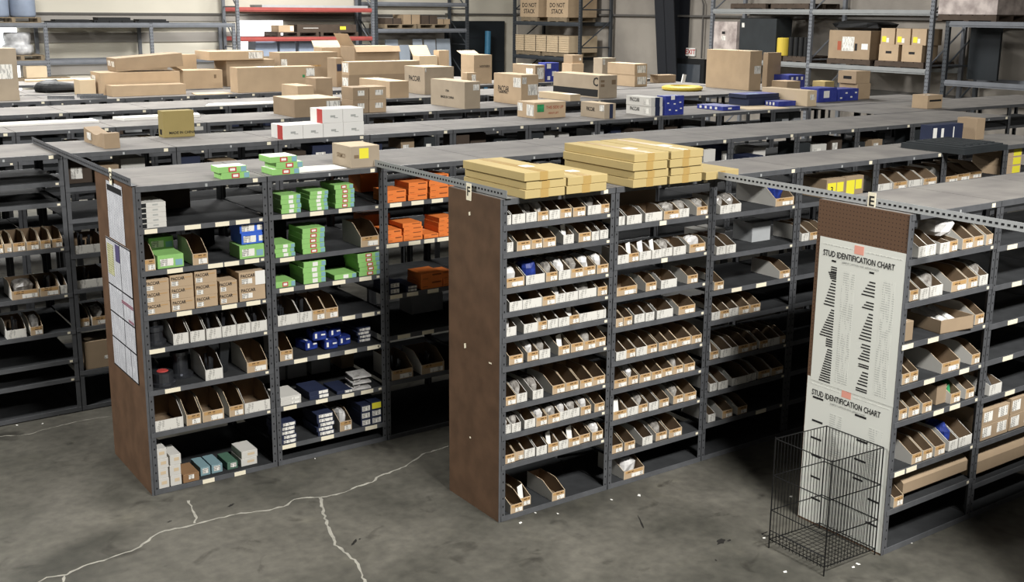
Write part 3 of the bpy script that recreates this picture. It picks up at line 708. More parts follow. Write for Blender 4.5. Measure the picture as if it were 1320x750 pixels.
# ------------------------------------------------------------------ cartons
def carton(name, label, cat, x, y, z, w, d, h, m='kraft', parts=(), group=None, rz=0.0, top=None, bev=0.002):
    mb = MB(); b = min(bev, h * .1)
    # box with small chamfers on its twelve edges
    xs, ys, zs = (0, b, w - b, w), (0, b, d - b, d), (0, b, h - b, h)
    def r(ax, c):
        mi = 0
        if ax == 2:
            n = len(mb.v)
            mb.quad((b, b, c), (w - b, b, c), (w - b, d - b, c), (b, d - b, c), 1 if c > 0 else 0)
            if c == 0: mb.f[-1] = tuple(reversed(mb.f[-1]))
        elif ax == 1:
            mb.quad((b, c, b), (w - b, c, b), (w - b, c, h - b), (b, c, h - b))
            if c > 0: mb.f[-1] = tuple(reversed(mb.f[-1]))
        else:
            mb.quad((c, b, b), (c, d - b, b), (c, d - b, h - b), (c, b, h - b))
            if c == 0: mb.f[-1] = tuple(reversed(mb.f[-1]))
    for ax, hi in ((0, w), (1, d), (2, h)):
        r(ax, 0); r(ax, hi)
    for sx in (0, 1):
        for sy in (0, 1):
            X0, X1 = (0, b) if sx == 0 else (w, w - b); Y0, Y1 = (0, b) if sy == 0 else (d, d - b)
            mb.quad((X0, Y1, b), (X1, Y0, b), (X1, Y0, h - b), (X0, Y1, h - b))
    for sx in (0, 1):
        for sz in (0, 1):
            X0, X1 = (0, b) if sx == 0 else (w, w - b); Z0, Z1 = (0, b) if sz == 0 else (h, h - b)
            mb.quad((X0, b, Z1), (X1, b, Z0), (X1, d - b, Z0), (X0, d - b, Z1))
    for sy in (0, 1):
        for sz in (0, 1):
            Y0, Y1 = (0, b) if sy == 0 else (d, d - b); Z0, Z1 = (0, b) if sz == 0 else (h, h - b)
            mb.quad((b, Y0, Z1), (b, Y1, Z0), (w - b, Y1, Z0), (w - b, Y0, Z1))
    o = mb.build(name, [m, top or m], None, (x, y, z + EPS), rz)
    tag(o, label, cat, group)
    for pi, p in enumerate(parts):
        e = 0.0009 + 0.0003 * min(pi, 3)
        if p[0] == 'text':
            _, face, u, v, size, s, tm = p[:7]
            sx = p[7] if len(p) > 7 else 1.0
            if face == 'F': text(s, size, tm, o, (u * w, -e - .0004, v * h), FR, sx)
            elif face == 'L': text(s, size, tm, o, (-e - .0006, (1 - u) * d, v * h), LR, sx)
            else: text(s, size, tm, o, (u * w, v * d, h + e + .0006), UP, sx)
            continue
        face, u0, v0, u1, v1, pm, pn = p
        q = MB()
        if face == 'F': q.box(u0 * w, -e, v0 * h, u1 * w, 0, v1 * h)
        elif face == 'L': q.box(-e, (1 - u1) * d, v0 * h, 0, (1 - u0) * d, v1 * h)
        else: q.box(u0 * w, v0 * d, h, u1 * w, v1 * d, h + e)
        q.build(pn, pm, o)
    return o

# stock on the shelves marked G
KIND = {
    'endcap': ('flat_box', 'white flat dark-ended box', 'whitecard', [('F', 0, .1, .26, .92, 'black_plastic', 'dark_end'), ('F', .5, .4, .7, .7, 'faint_ink', 'print_mark')], .25),
    'greenwhite': ('retail_box', 'green-white retail box', 'green', [('F', .1, .18, .6, .72, 'label', 'box_label'), ('F', .68, .15, .95, .6, 'sky_patch', 'printed_patch')], .19),
    'blue': ('retail_box', 'bright blue retail box', 'blue_bright', [('F', .08, .15, .6, .75, 'label', 'box_label'), ('F', .72, .2, .95, .7, 'label', 'printed_patch')], .2),
    'maker': ('parts_carton', 'brown black-lettered carton', 'kraft', [('F', .06, .12, .36, .5, 'label', 'box_label'), ('text', 'F', .34, .70, .030, 'PACCAR', 'ink', .78), ('F', .6, .72, .92, .78, 'kraftprint', 'printed_line')], .24),
    'makertall': ('parts_carton', 'larger black-lettered carton', 'kraft', [('F', .1, .2, .5, .55, 'label', 'box_label'), ('text', 'F', .34, .74, .032, 'PACCAR', 'ink', .85)], .24),
    'whitesm': ('white_box', 'small white sealed box', 'whitecard', [('F', .38, .38, .82, .7, 'kraft_pale', 'seal')], .2),
    'brownsm': ('small_carton', 'small brown box', 'brownbox', [('F', .35, .35, .68, .85, 'label', 'box_label')], .2),
    'tealsm': ('small_carton', 'small teal box', 'teal', [('F', .2, .25, .8, .85, 'label', 'box_label')], .2),
    'greensm': ('small_carton', 'small dark green box', 'dkgreen', [('F', .3, .25, .85, .85, 'label', 'box_label')], .2),
    'green': ('filter_box', 'white-striped green box', 'green', [('F', .40, .12, .63, .88, 'paper', 'name_strip'), ('F', .80, .1, .98, .9, 'sky_patch', 'blue_patch')], .24),
    'greenred': ('filter_box', 'red-ovalled green box', 'green', [('F', .36, .12, .64, .88, 'red', 'name_oval'), ('F', .41, .3, .59, .7, 'paper', 'oval_text'), ('F', .80, .1, .98, .9, 'sky_patch', 'blue_patch')], .24),
    'navyflat': ('flat_box', 'flat navy labelled box', 'navy', [('F', .12, .15, .95, .85, 'label', 'end_label')], .26),
    'navy': ('flat_box', 'navy side-labelled box', 'navy', [('F', .5, .15, .98, .9, 'label', 'end_label')], .24),
    'navywhite': ('flat_box', 'navy and white box', 'whitecard', [('F', .55, .1, .9, .6, 'label', 'end_label')], .24),
    'navysq': ('small_carton', 'square navy box', 'navy', [('F', .12, .15, .92, .85, 'label', 'end_label')], .24),
    'orange': ('orange_box', 'bright orange box', 'orange', [('F', .5, .66, .92, .86, 'orange_ink', 'printed_name'), ('F', .06, .3, .3, .36, 'orange_ink', 'printed_line')], .22),
}
seen = {}
for (bay, sh, kind, n, a, b, h, dy) in GOODS:
    nm, lab, m, parts, d = KIND[kind]
    z = zG[bay][sh - 1] + (.0965 if kind == 'blue' else 0)
    seen[(bay, sh, kind)] = seen.get((bay, sh, kind), 0) + 1
    si = seen[(bay, sh, kind)]
    parts0 = parts
    for i in range(n):
        j = rnd.uniform(-.008, .008) if i and n > 1 else 0.0
        if kind in ('maker', 'makertall', 'navysq', 'endcap'): j *= .25
        up = n - i
        pos = 'alone' if n == 1 else ('topmost' if i == n - 1 else 'lowest' if i == 0 else '%s up' % ORD[i])
        pp = parts0
        if kind == 'navysq' and si == 2 and i == n - 1:
            pp = [('F', .1, .1, .95, .9, 'yellow', 'yellow_label')]
        if kind == 'makertall' and i == n - 1:
            pp = parts0 + [('F', .62, .05, 1.0, 1.0, 'paper', 'paper_note')]
        l = '%s, %s in stack %s, %s shelf, %s bay of G' % (lab, pos, ['one', 'two', 'three', 'four', 'five'][si - 1], ORD[sh - 1], ORD[bay])
        carton(nm, l, 'box', a + j, 1.662 + dy + abs(j) * .5, z + i * h, b - a, d, h - .0004, m, pp, 'boxed stock on shelves marked G', 0.0,
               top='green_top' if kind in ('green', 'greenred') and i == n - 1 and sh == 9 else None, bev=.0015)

# ------------------------------------------------------------------ cartons and stock standing on the row tops
KD, KP, KG, KY = 'kraft_dull', 'kraft_pale', 'kraft_grey', 'kraft_yellow'
wl = lambda face, u0, v0, u1, v1: (face, u0, v0, u1, v1, 'label', 'shipping_label')
tp = lambda face, u0, v0, u1, v1: (face, u0, v0, u1, v1, 'tape', 'tape')
def mk(txt, face, u, v, s, m='ink', sx=1.0): return ('text', face, u, v, s, txt, m, sx)
TD = [
 ('upright', 'tall plain carton with white label standing by itself at the far left', KG, [wl('F', .55, .42, .88, .7)]),
 ('b4', 'lower of the front pair of long brown cartons beside the black seat', 'kraft', []),
 ('b3', 'long brown carton standing behind a lower long carton, supporting a longer one', 'kraft', [wl('L', .1, .5, .5, .85)]),
 ('b2', 'long brown carton lying on top of another, white stickers on its end', KD, [wl('L', .1, .4, .4, .8), wl('L', .5, .35, .8, .75)]),
 ('b5', 'plain tan carton leaning right of the long stacked cartons', 'kraft', [('F', .78, .55, .84, .75, 'inside', 'hand_hole')]),
 ('b8', 'brown carton carrying a wide flat carton with white end label', KD, []),
 ('b7', 'wide flat carton with white label laid on a brown carton', 'kraft', [wl('F', .72, .15, .98, .9)]),
 ('b10', 'long brown carton with green dot and white label at its end', 'kraft', [wl('F', .88, .6, .99, .92), ('F', .83, .55, .86, .66, 'greenbag', 'green_sticker'), wl('T', .3, .1, .5, .9)]),
 ('b11', 'wide brown carton with faint print behind the long green-dotted carton', KD, [wl('F', .02, .55, .12, .8), ('F', .3, .55, .7, .6, 'kraftprint', 'printed_line')]),
 ('b12', 'small plain carton standing directly behind the wide low carton', 'kraft', []),
 ('b13', 'wide low carton with big white label, behind red-striped white boxes', KD, [wl('F', .68, .25, .98, .85)], KP),
 ('b14', 'narrow plain carton between the long carton and the four small labelled ones', KD, []),
 ('b15a', 'small labelled carton, lower left of the block of four', KD, [wl('F', .3, .35, .72, .75)]),
 ('b15c', 'small labelled carton, upper left of the block of four', KD, [wl('F', .3, .35, .72, .75)]),
 ('b15b', 'small labelled carton, lower right of the block of four', 'kraft', [wl('F', .35, .35, .8, .75)]),
 ('b15d', 'small labelled carton, upper right of the block of four', 'kraft', [wl('F', .35, .35, .8, .75)]),
 ('b16', 'broad plain carton right behind the block of four small ones', 'kraft', [], KP),
 ('b17', 'lower of two long narrow cartons stacked behind the four small ones', KD, [wl('L', .1, .2, .9, .8)]),
 ('b17u', 'upper of two long narrow cartons, white label on its end', 'kraft', [wl('L', .1, .2, .9, .9)], KP),
 ('b19', 'narrow upright carton with blue label at end of the long pair', KD, [('F', .1, .55, .95, .8, 'navy', 'blue_label')]),
 ('b20', 'large open-flapped carton far behind the long narrow pair', KD, []),
 ('b20l', 'brown carton with raised flap far back in front of grey totes', 'kraft', []),
 ('b21', 'pale carton with a blue name label on its front', KP, [('F', .15, .15, .98, .6, 'navy', 'blue_label'), mk('BENDIX', 'F', .56, .38, .07, 'sky_patch', .9)]),
 ('b21b', 'small upright tan carton just right of the blue-labelled one', 'kraft', [('F', .2, .15, .35, .3, 'inside', 'print_mark'), ('F', .6, .15, .75, .3, 'inside', 'print_mark')]),
 ('b22', 'square carton with black maker name on its side behind the fragile carton', KG, [mk('PACCAR', 'L', .5, .55, .10, 'ink', .8), ('F', .02, .82, .06, .97, 'label', 'corner_label')], KP),
 ('b23', 'big plain carton with two lines of black print on its broad side', KG, [mk('ITEM', 'L', .5, .60, .035), mk('MADE IN CHINA', 'L', .5, .36, .04), wl('F', .55, .68, .92, .9)], KP),
 ('b24', 'lower tan carton of the far pair in front of the black door', 'kraft', []),
 ('b24u', 'upper tan carton of the far pair with black print, by black door', 'kraft', [mk('NORTHERN', 'F', .6, .12, .05, 'ink', .7)]),
 ('b25', 'tiny labelled carton left of the far pair by the black door', 'kraft', [wl('F', .5, .45, .95, .9)]),
 ('b26', 'tall brown carton with black maker name and several white labels', 'kraft', [mk('PACCAR', 'L', .36, .48, .10, 'ink', .62), mk('GENUINE PARTS', 'L', .36, .36, .036, 'ink', .72), wl('L', .72, .58, .98, .9), wl('F', .05, .7, .3, .92), wl('F', .4, .32, .95, .68)], KP),
 ('b27', 'brown carton with white labels partly hidden behind the tall lettered carton', KD, [wl('F', .2, .2, .9, .85), wl('L', .6, .3, .9, .8)], KP),
 ('b28', 'blue and white patterned carton between two brown ones', 'blue', [('F', .1, .7, .4, .95, 'paper', 'white_patch'), ('F', .5, .3, .8, .55, 'paper', 'white_patch'), ('F', .15, .1, .35, .3, 'paper', 'white_patch')]),
 ('b29', 'lower carton of a far two-carton pile beside the pallet rack post', 'kraft', []),
 ('b29u', 'upper carton of a far two-carton pile with small white label', KD, [wl('F', .65, .35, .85, .65)]),
 ('b30', 'long carton with a black band along its side and a round mark', KG, [('L', 0, .06, .98, .38, 'black', 'black_band'), ('F', .1, .7, .3, .8, 'inside', 'print_mark'), ('F', .1, .5, .3, .62, 'inside', 'print_mark'), ('F', .7, .6, .92, .8, 'inside', 'print_mark'), mk('C', 'L', .93, .7, .16)], KP),
 ('b31', 'low flat tan carton beside the black-banded long one', KP, [wl('T', .1, .02, .9, .3)]),
 ('b32', 'low carton with green sticker and red stencilling on its front', 'kraft', [('F', .08, .4, .3, .88, 'greenbag', 'green_sticker'), mk('THIS SIDE UP', 'F', .64, .66, .045, 'red_ink', .9), mk('HEAVY LIFT', 'F', .6, .3, .03, 'red_ink', .9), wl('L', .02, .4, .3, .9), wl('L', .55, .15, .95, .85)], KP),
 ('b33', 'small lettered carton with a blue stripe down its front', KG, [mk('PACCAR', 'L', .42, .55, .06, 'ink', .6), ('F', .45, .02, .75, .98, 'navy', 'blue_stripe'), wl('L', .8, .5, .98, .9)], KP),
 ('b34', 'lower of two matching brown cartons before the black wall column', 'kraft', [wl('F', .2, .2, .9, .85)]),
 ('b34u', 'upper of two matching brown cartons before the black wall column', 'kraft', [wl('F', .2, .2, .9, .85)], KP),
 ('b35', 'grey-brown carton far back, left of the matching pair', KG, [wl('F', .02, .7, .2, .95)]),
 ('b36', 'lower of two white lettered cartons with blue stripe', 'whitecard', [mk('PACCAR', 'L', .35, .62, .06, 'ink', .7), ('F', .35, 0, .75, 1, 'navy', 'blue_stripe'), wl('L', .72, .2, .95, .8)]),
 ('b36u', 'upper of two white lettered cartons with blue stripe', 'whitecard', [mk('PACCAR', 'L', .35, .62, .06, 'ink', .7), ('F', .35, 0, .75, 1, 'navy', 'blue_stripe'), wl('L', .72, .2, .95, .8)]),
 ('b37', 'upright blue carton with white marks beside the white lettered pair', 'blue', [('F', .3, .8, .5, 1, 'paper', 'white_patch')] + [('F', u, v, u + .1, v + .06, 'paper', 'white_mark') for u, v in ((.1, .6), (.45, .55), (.75, .62), (.2, .25), (.55, .2), (.8, .3))]),
 ('b38', 'flat blue carton lying alone on the row top', 'blue', [('L', u, .2, u + .08, .8, 'paper', 'white_mark') for u in (.1, .3, .5, .7)] + [('F', .3, .3, .5, .7, 'paper', 'white_mark')]),
 ('b39', 'lower flat blue carton of the pile on the cream sheet', 'navy', []),
 ('b39u', 'upper flat blue carton of the pile, pale marks on top', 'navy', [('T', .2, .2, .5, .4, 'sky_patch', 'pale_mark')], 'blue'),
 ('b39b', 'flat blue carton with white marks in front of the pile', 'blue', [('L', u, .2, u + .12, .8, 'paper', 'white_mark') for u in (.1, .35, .6)]),
 ('b42', 'biggest tan carton, plain broad side, small label on its shaded end', 'kraft', [wl('F', .4, .42, .95, .62)], KP),
 ('b43', 'slim brown carton standing right behind the biggest carton', KD, []),
 ('b44', 'small flat carton beside a white scrap near the exit door', KD, []),
 ('b46', 'long low tan carton with small label on its end', KP, [wl('F', .3, .4, .75, .75)]),
 ('b47', 'small tan carton behind the long low one', 'kraft', []),
 ('b48', 'blue carton with white marks under the rack beam', 'blue', [('F', u, .6, u + .12, .85, 'paper', 'white_mark') for u in (.15, .45, .75)]),
 ('b49', 'left blue patterned carton with crumpled white patch', 'blue', [('F', .3, .3, .6, .8, 'paper', 'white_patch')]),
 ('b49b', 'right blue patterned carton beside the stacked pair under the beam', 'blue', [('F', u, v, u + .1, v + .12, 'paper', 'white_mark') for u, v in ((.1, .2), (.35, .6), (.6, .25), (.82, .6))]),
 ('b50', 'small olive carton behind the blue patterned ones', KY, []),
 ('b51', 'lower carton of the stacked pair under the grey rack beam', 'kraft', []),
 ('b51u', 'upper carton of the stacked pair, black print on its side', 'kraft', [('L', .3, .35, .75, .6, 'ink', 'printed_band')]),
 ('b52', 'lone tan carton with black band at the end of the long row top', 'kraft', [('F', .12, .52, .92, .66, 'ink', 'printed_band'), wl('T', .1, .1, .4, .4)]),
 ('b53', 'brown upright carton behind the black lid', KD, []),
 ('b53b', 'long low blue carton behind the black lid', 'navy', [('F', .04, .2, .16, .85, 'paper', 'white_mark'), ('F', .3, .25, .38, .8, 'paper', 'white_mark'), ('F', .68, .2, .71, .85, 'paper', 'white_mark')]),
]
CART = {}
for t in TD:
    x, y, z, w, d, h = TOPS[t[0]]
    w = {'b39': .56, 'b39u': .59, 'b39b': .32}.get(t[0], w)
    o = carton('cardboard_box', t[1], 'box', x, y, z, w, d, h - .0005, t[2], t[3], 'cartons on the row tops', 0, t[4] if len(t) > 4 else None)
    CART[t[0]] = o
def flap(o, w, d, h, side, ln, ang, m):
    mb = MB(); c, s = math.cos(R(ang)) * ln, math.sin(R(ang)) * ln; t = .005
    if side == 'F': mb.prism([(0, 0, h), (0, -c, h + s), (0, -c, h + s + t), (0, 0, h + t)], (w, 0, 0))
    elif side == 'B': mb.prism([(0, d, h), (0, d, h + t), (0, d + c, h + s + t), (0, d + c, h + s)], (w, 0, 0))
    else: mb.prism([(0, 0, h), (0, 0, h + t), (-c, 0, h + s + t), (-c, 0, h + s)], (0, d, 0))
    mb.build('flap', m, o)
for nm_, sides in (('b20l', (('B', .12, 50),)), ('b20', (('L', .22, 60), ('F', .1, -60))), ('b5', (('L', .2, 30),)), ('b24u', (('B', .14, 20),)), ('b21', (('B', .2, 50),)), ('b44', (('L', .3, 5),))):
    x, y, z, w, d, h = TOPS[nm_]
    for sd, ln, an in sides: flap(CART[nm_], w, d, h, sd, ln, an, 'kraft_pale' if sd == 'B' else 'kraft')
CART['b2'].rotation_euler = (0, R(-4), 0); CART['b2'].location.z += .003
for lab, a in (('flat dark brown carton far behind the leaning long one', (1.02, 10.62, H, .4, .3, .34, 'kraft_dull')), ('tan carton with raised lid far behind the wide flat one', (1.60, 10.75, H, .3, .2, .46, 'kraft')),
               ('small pale carton at the left end of the long stacked pair', (-.06, 9.62, H, .2, .3, .2, 'kraft_pale'))):
    carton('cardboard_box', lab, 'box', *a[:6], a[6], [], 'cartons on the row tops')
def redparts(first):
    p = [('F', .38, .40, .62, .55, 'faint_ink', 'line_drawing'), ('F', .55, .34, .75, .39, 'faint_ink', 'line_drawing')]
    if first: p = p + [('L', .55, 0, .98, 1, 'red', 'red_stripe')]
    return p
for i, w_ in enumerate(('end box with red stripe', 'second box', 'third box', 'last box')):
    x, y, z, w, d, h = TOPS['red%d' % i]
    carton('white_box', 'white box with red trim, lower layer, %s' % w_, 'box', x, y, z, w, d, h - .0004, 'white', redparts(i == 0), 'white boxes with red trim')
for i, w_ in enumerate(('red-striped left one', 'plain right one')):
    x, y, z, w, d, h = TOPS['redu%d' % i]
    carton('white_box', 'white box with red trim, upper layer, %s' % w_, 'box', x, y, z, w, d, h - .0004, 'white', redparts(i == 0), 'white boxes with red trim')
carton('cardboard_box', 'olive carton with small black print standing alone behind the green boxes', 'box', -.693, 4.30, H, .282, .132, .234, 'olive', [mk('MADE IN CHINA', 'F', .6, .17, .032), ('L', .3, .1, .7, .3, 'ink', 'print_mark')])
carton('cardboard_box', 'carton with yellow sticker on the row top above the orange boxes', 'box', -.169, 1.70, H, .236, .30, .157, KG,
       [('F', .30, .42, .62, .9, 'yellow', 'yellow_label'), mk('STEMCO', 'L', .5, .5, .045, 'inside', .8), ('F', .12, .45, .28, .6, 'inside', 'print_mark')], None, 0, KP)
# dented long box
mb = MB(); pr = []
for k in range(7):
    y = .63 * k / 6; s_ = .006 * math.sin(k * 2.1); hh = .126 - .035 * math.sin(math.pi * k / 6) ** 2 + s_
    pr.append([(0 + s_, y, 0), (.125 + s_, y, 0), (.125, y, hh), (.004, y, hh * .97)])
for a, b in zip(pr, pr[1:]):
    for j in range(4):
        j2 = (j + 1) % 4; mb.quad(a[j], b[j], b[j2], a[j2])
mb.quad(*pr[0]); mb.quad(*reversed(pr[-1]))
o = mb.build('cardboard_box', 'kraft_dull', None, (-1.348, 3.77, H + EPS))
MB().box(-.002, .40, .03, .001, .52, .09).build('shipping_label', 'label', o)
tag(o, 'dented long brown box lying end-on behind the notice panel', 'box', 'cartons on the row tops')
# green boxes on top of G
gp = KIND['greenred'][3]
for i in range(2):
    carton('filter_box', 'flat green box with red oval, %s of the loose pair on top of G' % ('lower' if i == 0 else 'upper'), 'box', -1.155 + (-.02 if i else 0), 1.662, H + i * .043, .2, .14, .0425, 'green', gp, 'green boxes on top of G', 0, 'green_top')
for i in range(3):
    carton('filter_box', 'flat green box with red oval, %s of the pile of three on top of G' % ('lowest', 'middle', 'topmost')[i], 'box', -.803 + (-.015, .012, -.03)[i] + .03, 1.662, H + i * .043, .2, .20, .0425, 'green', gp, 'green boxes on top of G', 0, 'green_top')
# flat tan cartons on top of F
fl = [tp('F', .38, 0, .58, 1), tp('T', .38, 0, .58, 1)]
def flats(x, y, w, d, h, n, lab):
    for i in range(n):
        q = ('bottom', 'second', 'third', 'top')[i if i < n - 1 else 3]
        carton('flat_carton', lab % q, 'box', x + (0, .012, -.01, .006)[i], y + (0, .004, -.006, .002)[i], H + i * h, w, d, h - .0024, KY,
               fl + ([('T', .5, .3, .75, .42, 'paper', 'paper_label')] if i == n - 1 else []), 'flat tan cartons on top of F')
flats(.121, -.068, .307, .70, .055, 3, '%s flat tan carton of the pile nearest the letter F sign')
flats(.448, -.060, .325, .62, .054, 2, '%s flat tan carton of the low pile between two taller piles')
flats(.975, -.090, .300, .75, .056, 4, '%s flat tan carton in the left column of the tallest pile')
flats(1.297, -.092, .296, .75, .056, 4, '%s flat tan carton in the right column of the tallest pile')
carton('flat_carton', 'single flat tan carton right of the tallest pile', 'box', 1.63, -.095, H, .33, .62, .055, KY, [tp('F', .42, 0, .58, 1)], 'flat tan cartons on top of F', R(2))

def sheet(name, label, cat, pts, z, m, t=.004):
    mb = MB(); mb.prism([(x, y, z + EPS) for x, y in pts], (0, 0, t)); return tag(mb.build(name, m), label, cat)
sheet('paper_sheet', 'white papers spread on the row top beside the yellow-stickered carton', 'paper', [(-.60, 1.69), (-.19, 1.72), (-.19, 1.93), (-.60, 1.98)], H, 'paper', .003)
sheet('paper_sheet', 'long white paper strip at the near end of the second row', 'paper', [(-2.6, 6.0), (-.8, 5.98), (-.8, 6.24), (-2.6, 6.26)], H, 'paper', .02)
sheet('paper_sheet', 'crumpled white paper strip right of the dented long box', 'paper', [(-.55, 6.0), (.25, 6.02), (.3, 6.24), (-.6, 6.22)], H, 'paper', .03)
sheet('paper_sheet', 'white paper lying on the third row top left of the low carton', 'paper', [(.75, 7.25), (1.9, 7.24), (1.9, 7.5), (.9, 7.55)], H, 'paper', .01)
sheet('cardboard_sheet', 'cream cardboard sheet under the flat blue cartons', 'sheet', [(6.10, 3.72), (6.72, 3.63), (6.74, 4.08), (6.2, 4.1)], H, 'kraft_pale', .004)
sheet('cardboard_sheet', 'loose pale cardboard sheet lying behind the black seat', 'sheet', [(-.1, 12.69), (1.3, 12.67), (1.35, 12.95), (-.05, 12.95)], H, 'kraft_pale', .03)
sheet('cardboard_sheet', 'pale cardboard flap on the row top right of the long stacked cartons', 'sheet', [(1.25, 9.0), (1.75, 8.98), (1.72, 9.25), (1.3, 9.3)], H, 'kraft_pale', .01)
mb = MB(); mb.lathe([(.0, 0), (.27, 0), (.30, .02), (.30, .05), (.26, .065), (.18, .07), (.17, .05), (0, .05)], n=32)
tag(mb.build('yellow_disc', 'yellow_band', None, (7.75, 6.60, H + EPS), smooth=False), 'round yellow disc lying on the row top before the black door', 'disc')
mb = MB(); mb.prism([(0, 0, 0), (.09, .02, 0), (.16, .06, .12), (.07, .04, .13)], (0, .02, 0))
tag(mb.build('paper_sheet', 'paper', None, (9.02, 7.95, H + EPS)), 'folded white card leaning near the black exit door', 'paper')
# black seat cushion on the far row
mb = MB(); n, k = 24, 6; rings = []
for q in range(k + 1):
    u = q / k; rr = math.cos(u * math.pi / 2) ** .55; zz = .035 + .105 * math.sin(u * math.pi / 2)
    if q == k: rr = .05
    b = len(mb.v); rings.append(b)
    for j_ in range(n):
        a = 2 * math.pi * j_ / n; c, s = math.cos(a), math.sin(a)
        mb.v.append((.30 * rr * math.copysign(abs(c) ** .75, c), .26 * rr * math.copysign(abs(s) ** .75, s), zz - .03 * c * u))
for a, b in zip(rings, rings[1:]):
    for j_ in range(n):
        mb.f.append((a + j_, a + (j_ + 1) % n, b + (j_ + 1) % n, b + j_)); mb.m.append(0)
mb.f.append(tuple(rings[-1] + j_ for j_ in range(n))); mb.m.append(0)
mb.box(-.24, -.20, 0, .24, .20, .04)
tag(mb.build('seat_cushion', 'black', None, (-.13, 10.50, H + EPS), R(8), smooth=False), 'black moulded seat cushion lying on the far left row top', 'cushion')
# aluminium strips near the long cartons
for i, (x, y, a) in enumerate(((-.05, 9.05, 20), (-.42, 9.13, 26), (-.02, 9.32, 15))):
    mb = MB(); mb.box(-.16, -.02, 0, .16, .02, .02); mb.box(-.16, -.02, .02, .16, -.016, .045)
    tag(mb.build('metal_channel', 'chrome', None, (x, y - .02, H + EPS), R(-a)), 'bright metal channel, %s of three before the long brown cartons' % ('first', 'second', 'third')[i], 'bracket', 'metal channels on the row top')
# big black lid on top of F
mb = MB()
mb.box(-.33, -.30, .0, .33, .30, .045); mb.box(-.30, -.27, .045, .30, .27, .058)
for i in range(5): mb.box(-.24 + i * .11, -.22, .058, -.19 + i * .11, .22, .068)
tag(mb.build('crate_lid', 'charcoal', None, (4.78, .10, H + EPS), R(2)), 'large black ribbed lid lying on the row top past the yellow-tagged boxes', 'lid')

# ------------------------------------------------------------------ loose stock on shelves E, G, H, F
def lathed(name, label, cat, prof, m, loc, cap=None, n=20):
    o = MB().lathe(prof, n=n).build(name, m, None, (loc[0], loc[1], loc[2] + EPS), smooth=False)
    if cap: MB().lathe(cap[0], n=16).build('cap', cap[1], o)
    return tag(o, label, cat)
hub = [(.075, 0), (.075, .02), (.055, .025), (.052, .07), (.06, .075), (.06, .10), (.035, .105), (.033, .13), (0, .13)]
lathed('wheel_hub', 'black stepped wheel hub at the panel end of the fourth shelf, marked G', 'hub', [(a, b * 1.25) for a, b in hub], 'blackmetal', (-1.635, 1.77, 1.038))
lathed('wheel_hub', 'short dark metal hub with a red core on the fifth shelf, marked G', 'hub', [(.085, 0), (.085, .02), (.07, .025), (.07, .09), (.062, .095), (.0, .095)], 'blackmetal', (-1.60, 1.76, .746), ([(.04, .0955), (.035, .1), (0, .1)], 'red'))
lathed('wheel_hub', 'taller bolted metal hub behind the red-cored one, fifth shelf of G', 'hub', [(.09, 0), (.09, .02), (.055, .025), (.055, .15), (.065, .155), (.065, .18), (.04, .18), (.04, .16), (0, .16)], 'blackmetal', (-1.44, 1.88, .746))
lathed('wheel_hub', 'dark spare hub against the end panel behind the red-cored one', 'hub', [(.07, 0), (.07, .1), (.05, .13), (0, .13)], 'blackmetal', (-1.64, 1.95, .746))
mb = MB(); mb.prism([(0, 0, 0), (.06, 0, 0), (.085, 0, .2), (.06, 0, .27), (.02, 0, .25), (.012, 0, .1)], (0, .03, 0)); mb.box(.01, -.01, 0, .05, .05, .05)
tag(mb.build('pump_lever', 'black_plastic', None, (-1.195, 1.78, .751)), 'black curved lever sticking out of the narrow white bin, shelves marked G', 'lever')
# blue wrapped parts
for i, (dx, dy, dz, q, a) in enumerate(((0, .02, 0, 'lower left', 8), (.128, -.03, 0, 'lower middle', -5), (.26, .0, 0, 'lower right', 6), (.05, .0, .072, 'upper left', -6), (.19, .01, .072, 'upper right', 9))):
    carton('wrapped_part', 'blue wrapped part with white marks, %s of the blue bundle on G' % q, 'parcel', -.53 + dx, 1.76 + dy, .789 + dz, .105, .15, .0712, 'bluebag', [('F', .15, .3, .3, .8, 'paper', 'white_mark'), ('F', .6, .55, .9, .7, 'paper', 'white_mark'), ('T', .2, .2, .35, .6, 'paper', 'white_mark')], 'blue wrapped parts', R(a), bev=.012)
for i in range(3):
    mb = MB(); r = random.Random(i + 3); pts = [(0, 0, 0), (.15, -.01, 0), (.16, .14, .006), (.01, .15, .004)]
    mb.prism(pts, (0, 0, .012)); mb.prism([(.02, .02, .012), (.06, 0, .03), (.1, .06, .02), (.05, .1, .014)], (0, 0, .006))
    tag(mb.build('paper_bag', 'whitebag', None, (-.21 + i * .012, 1.672 + i * .02, .451 + i * .038)), 'flattened white paper bag, %s of three on shelves marked G' % ('bottom', 'middle', 'top')[i], 'bag', 'white paper bags')
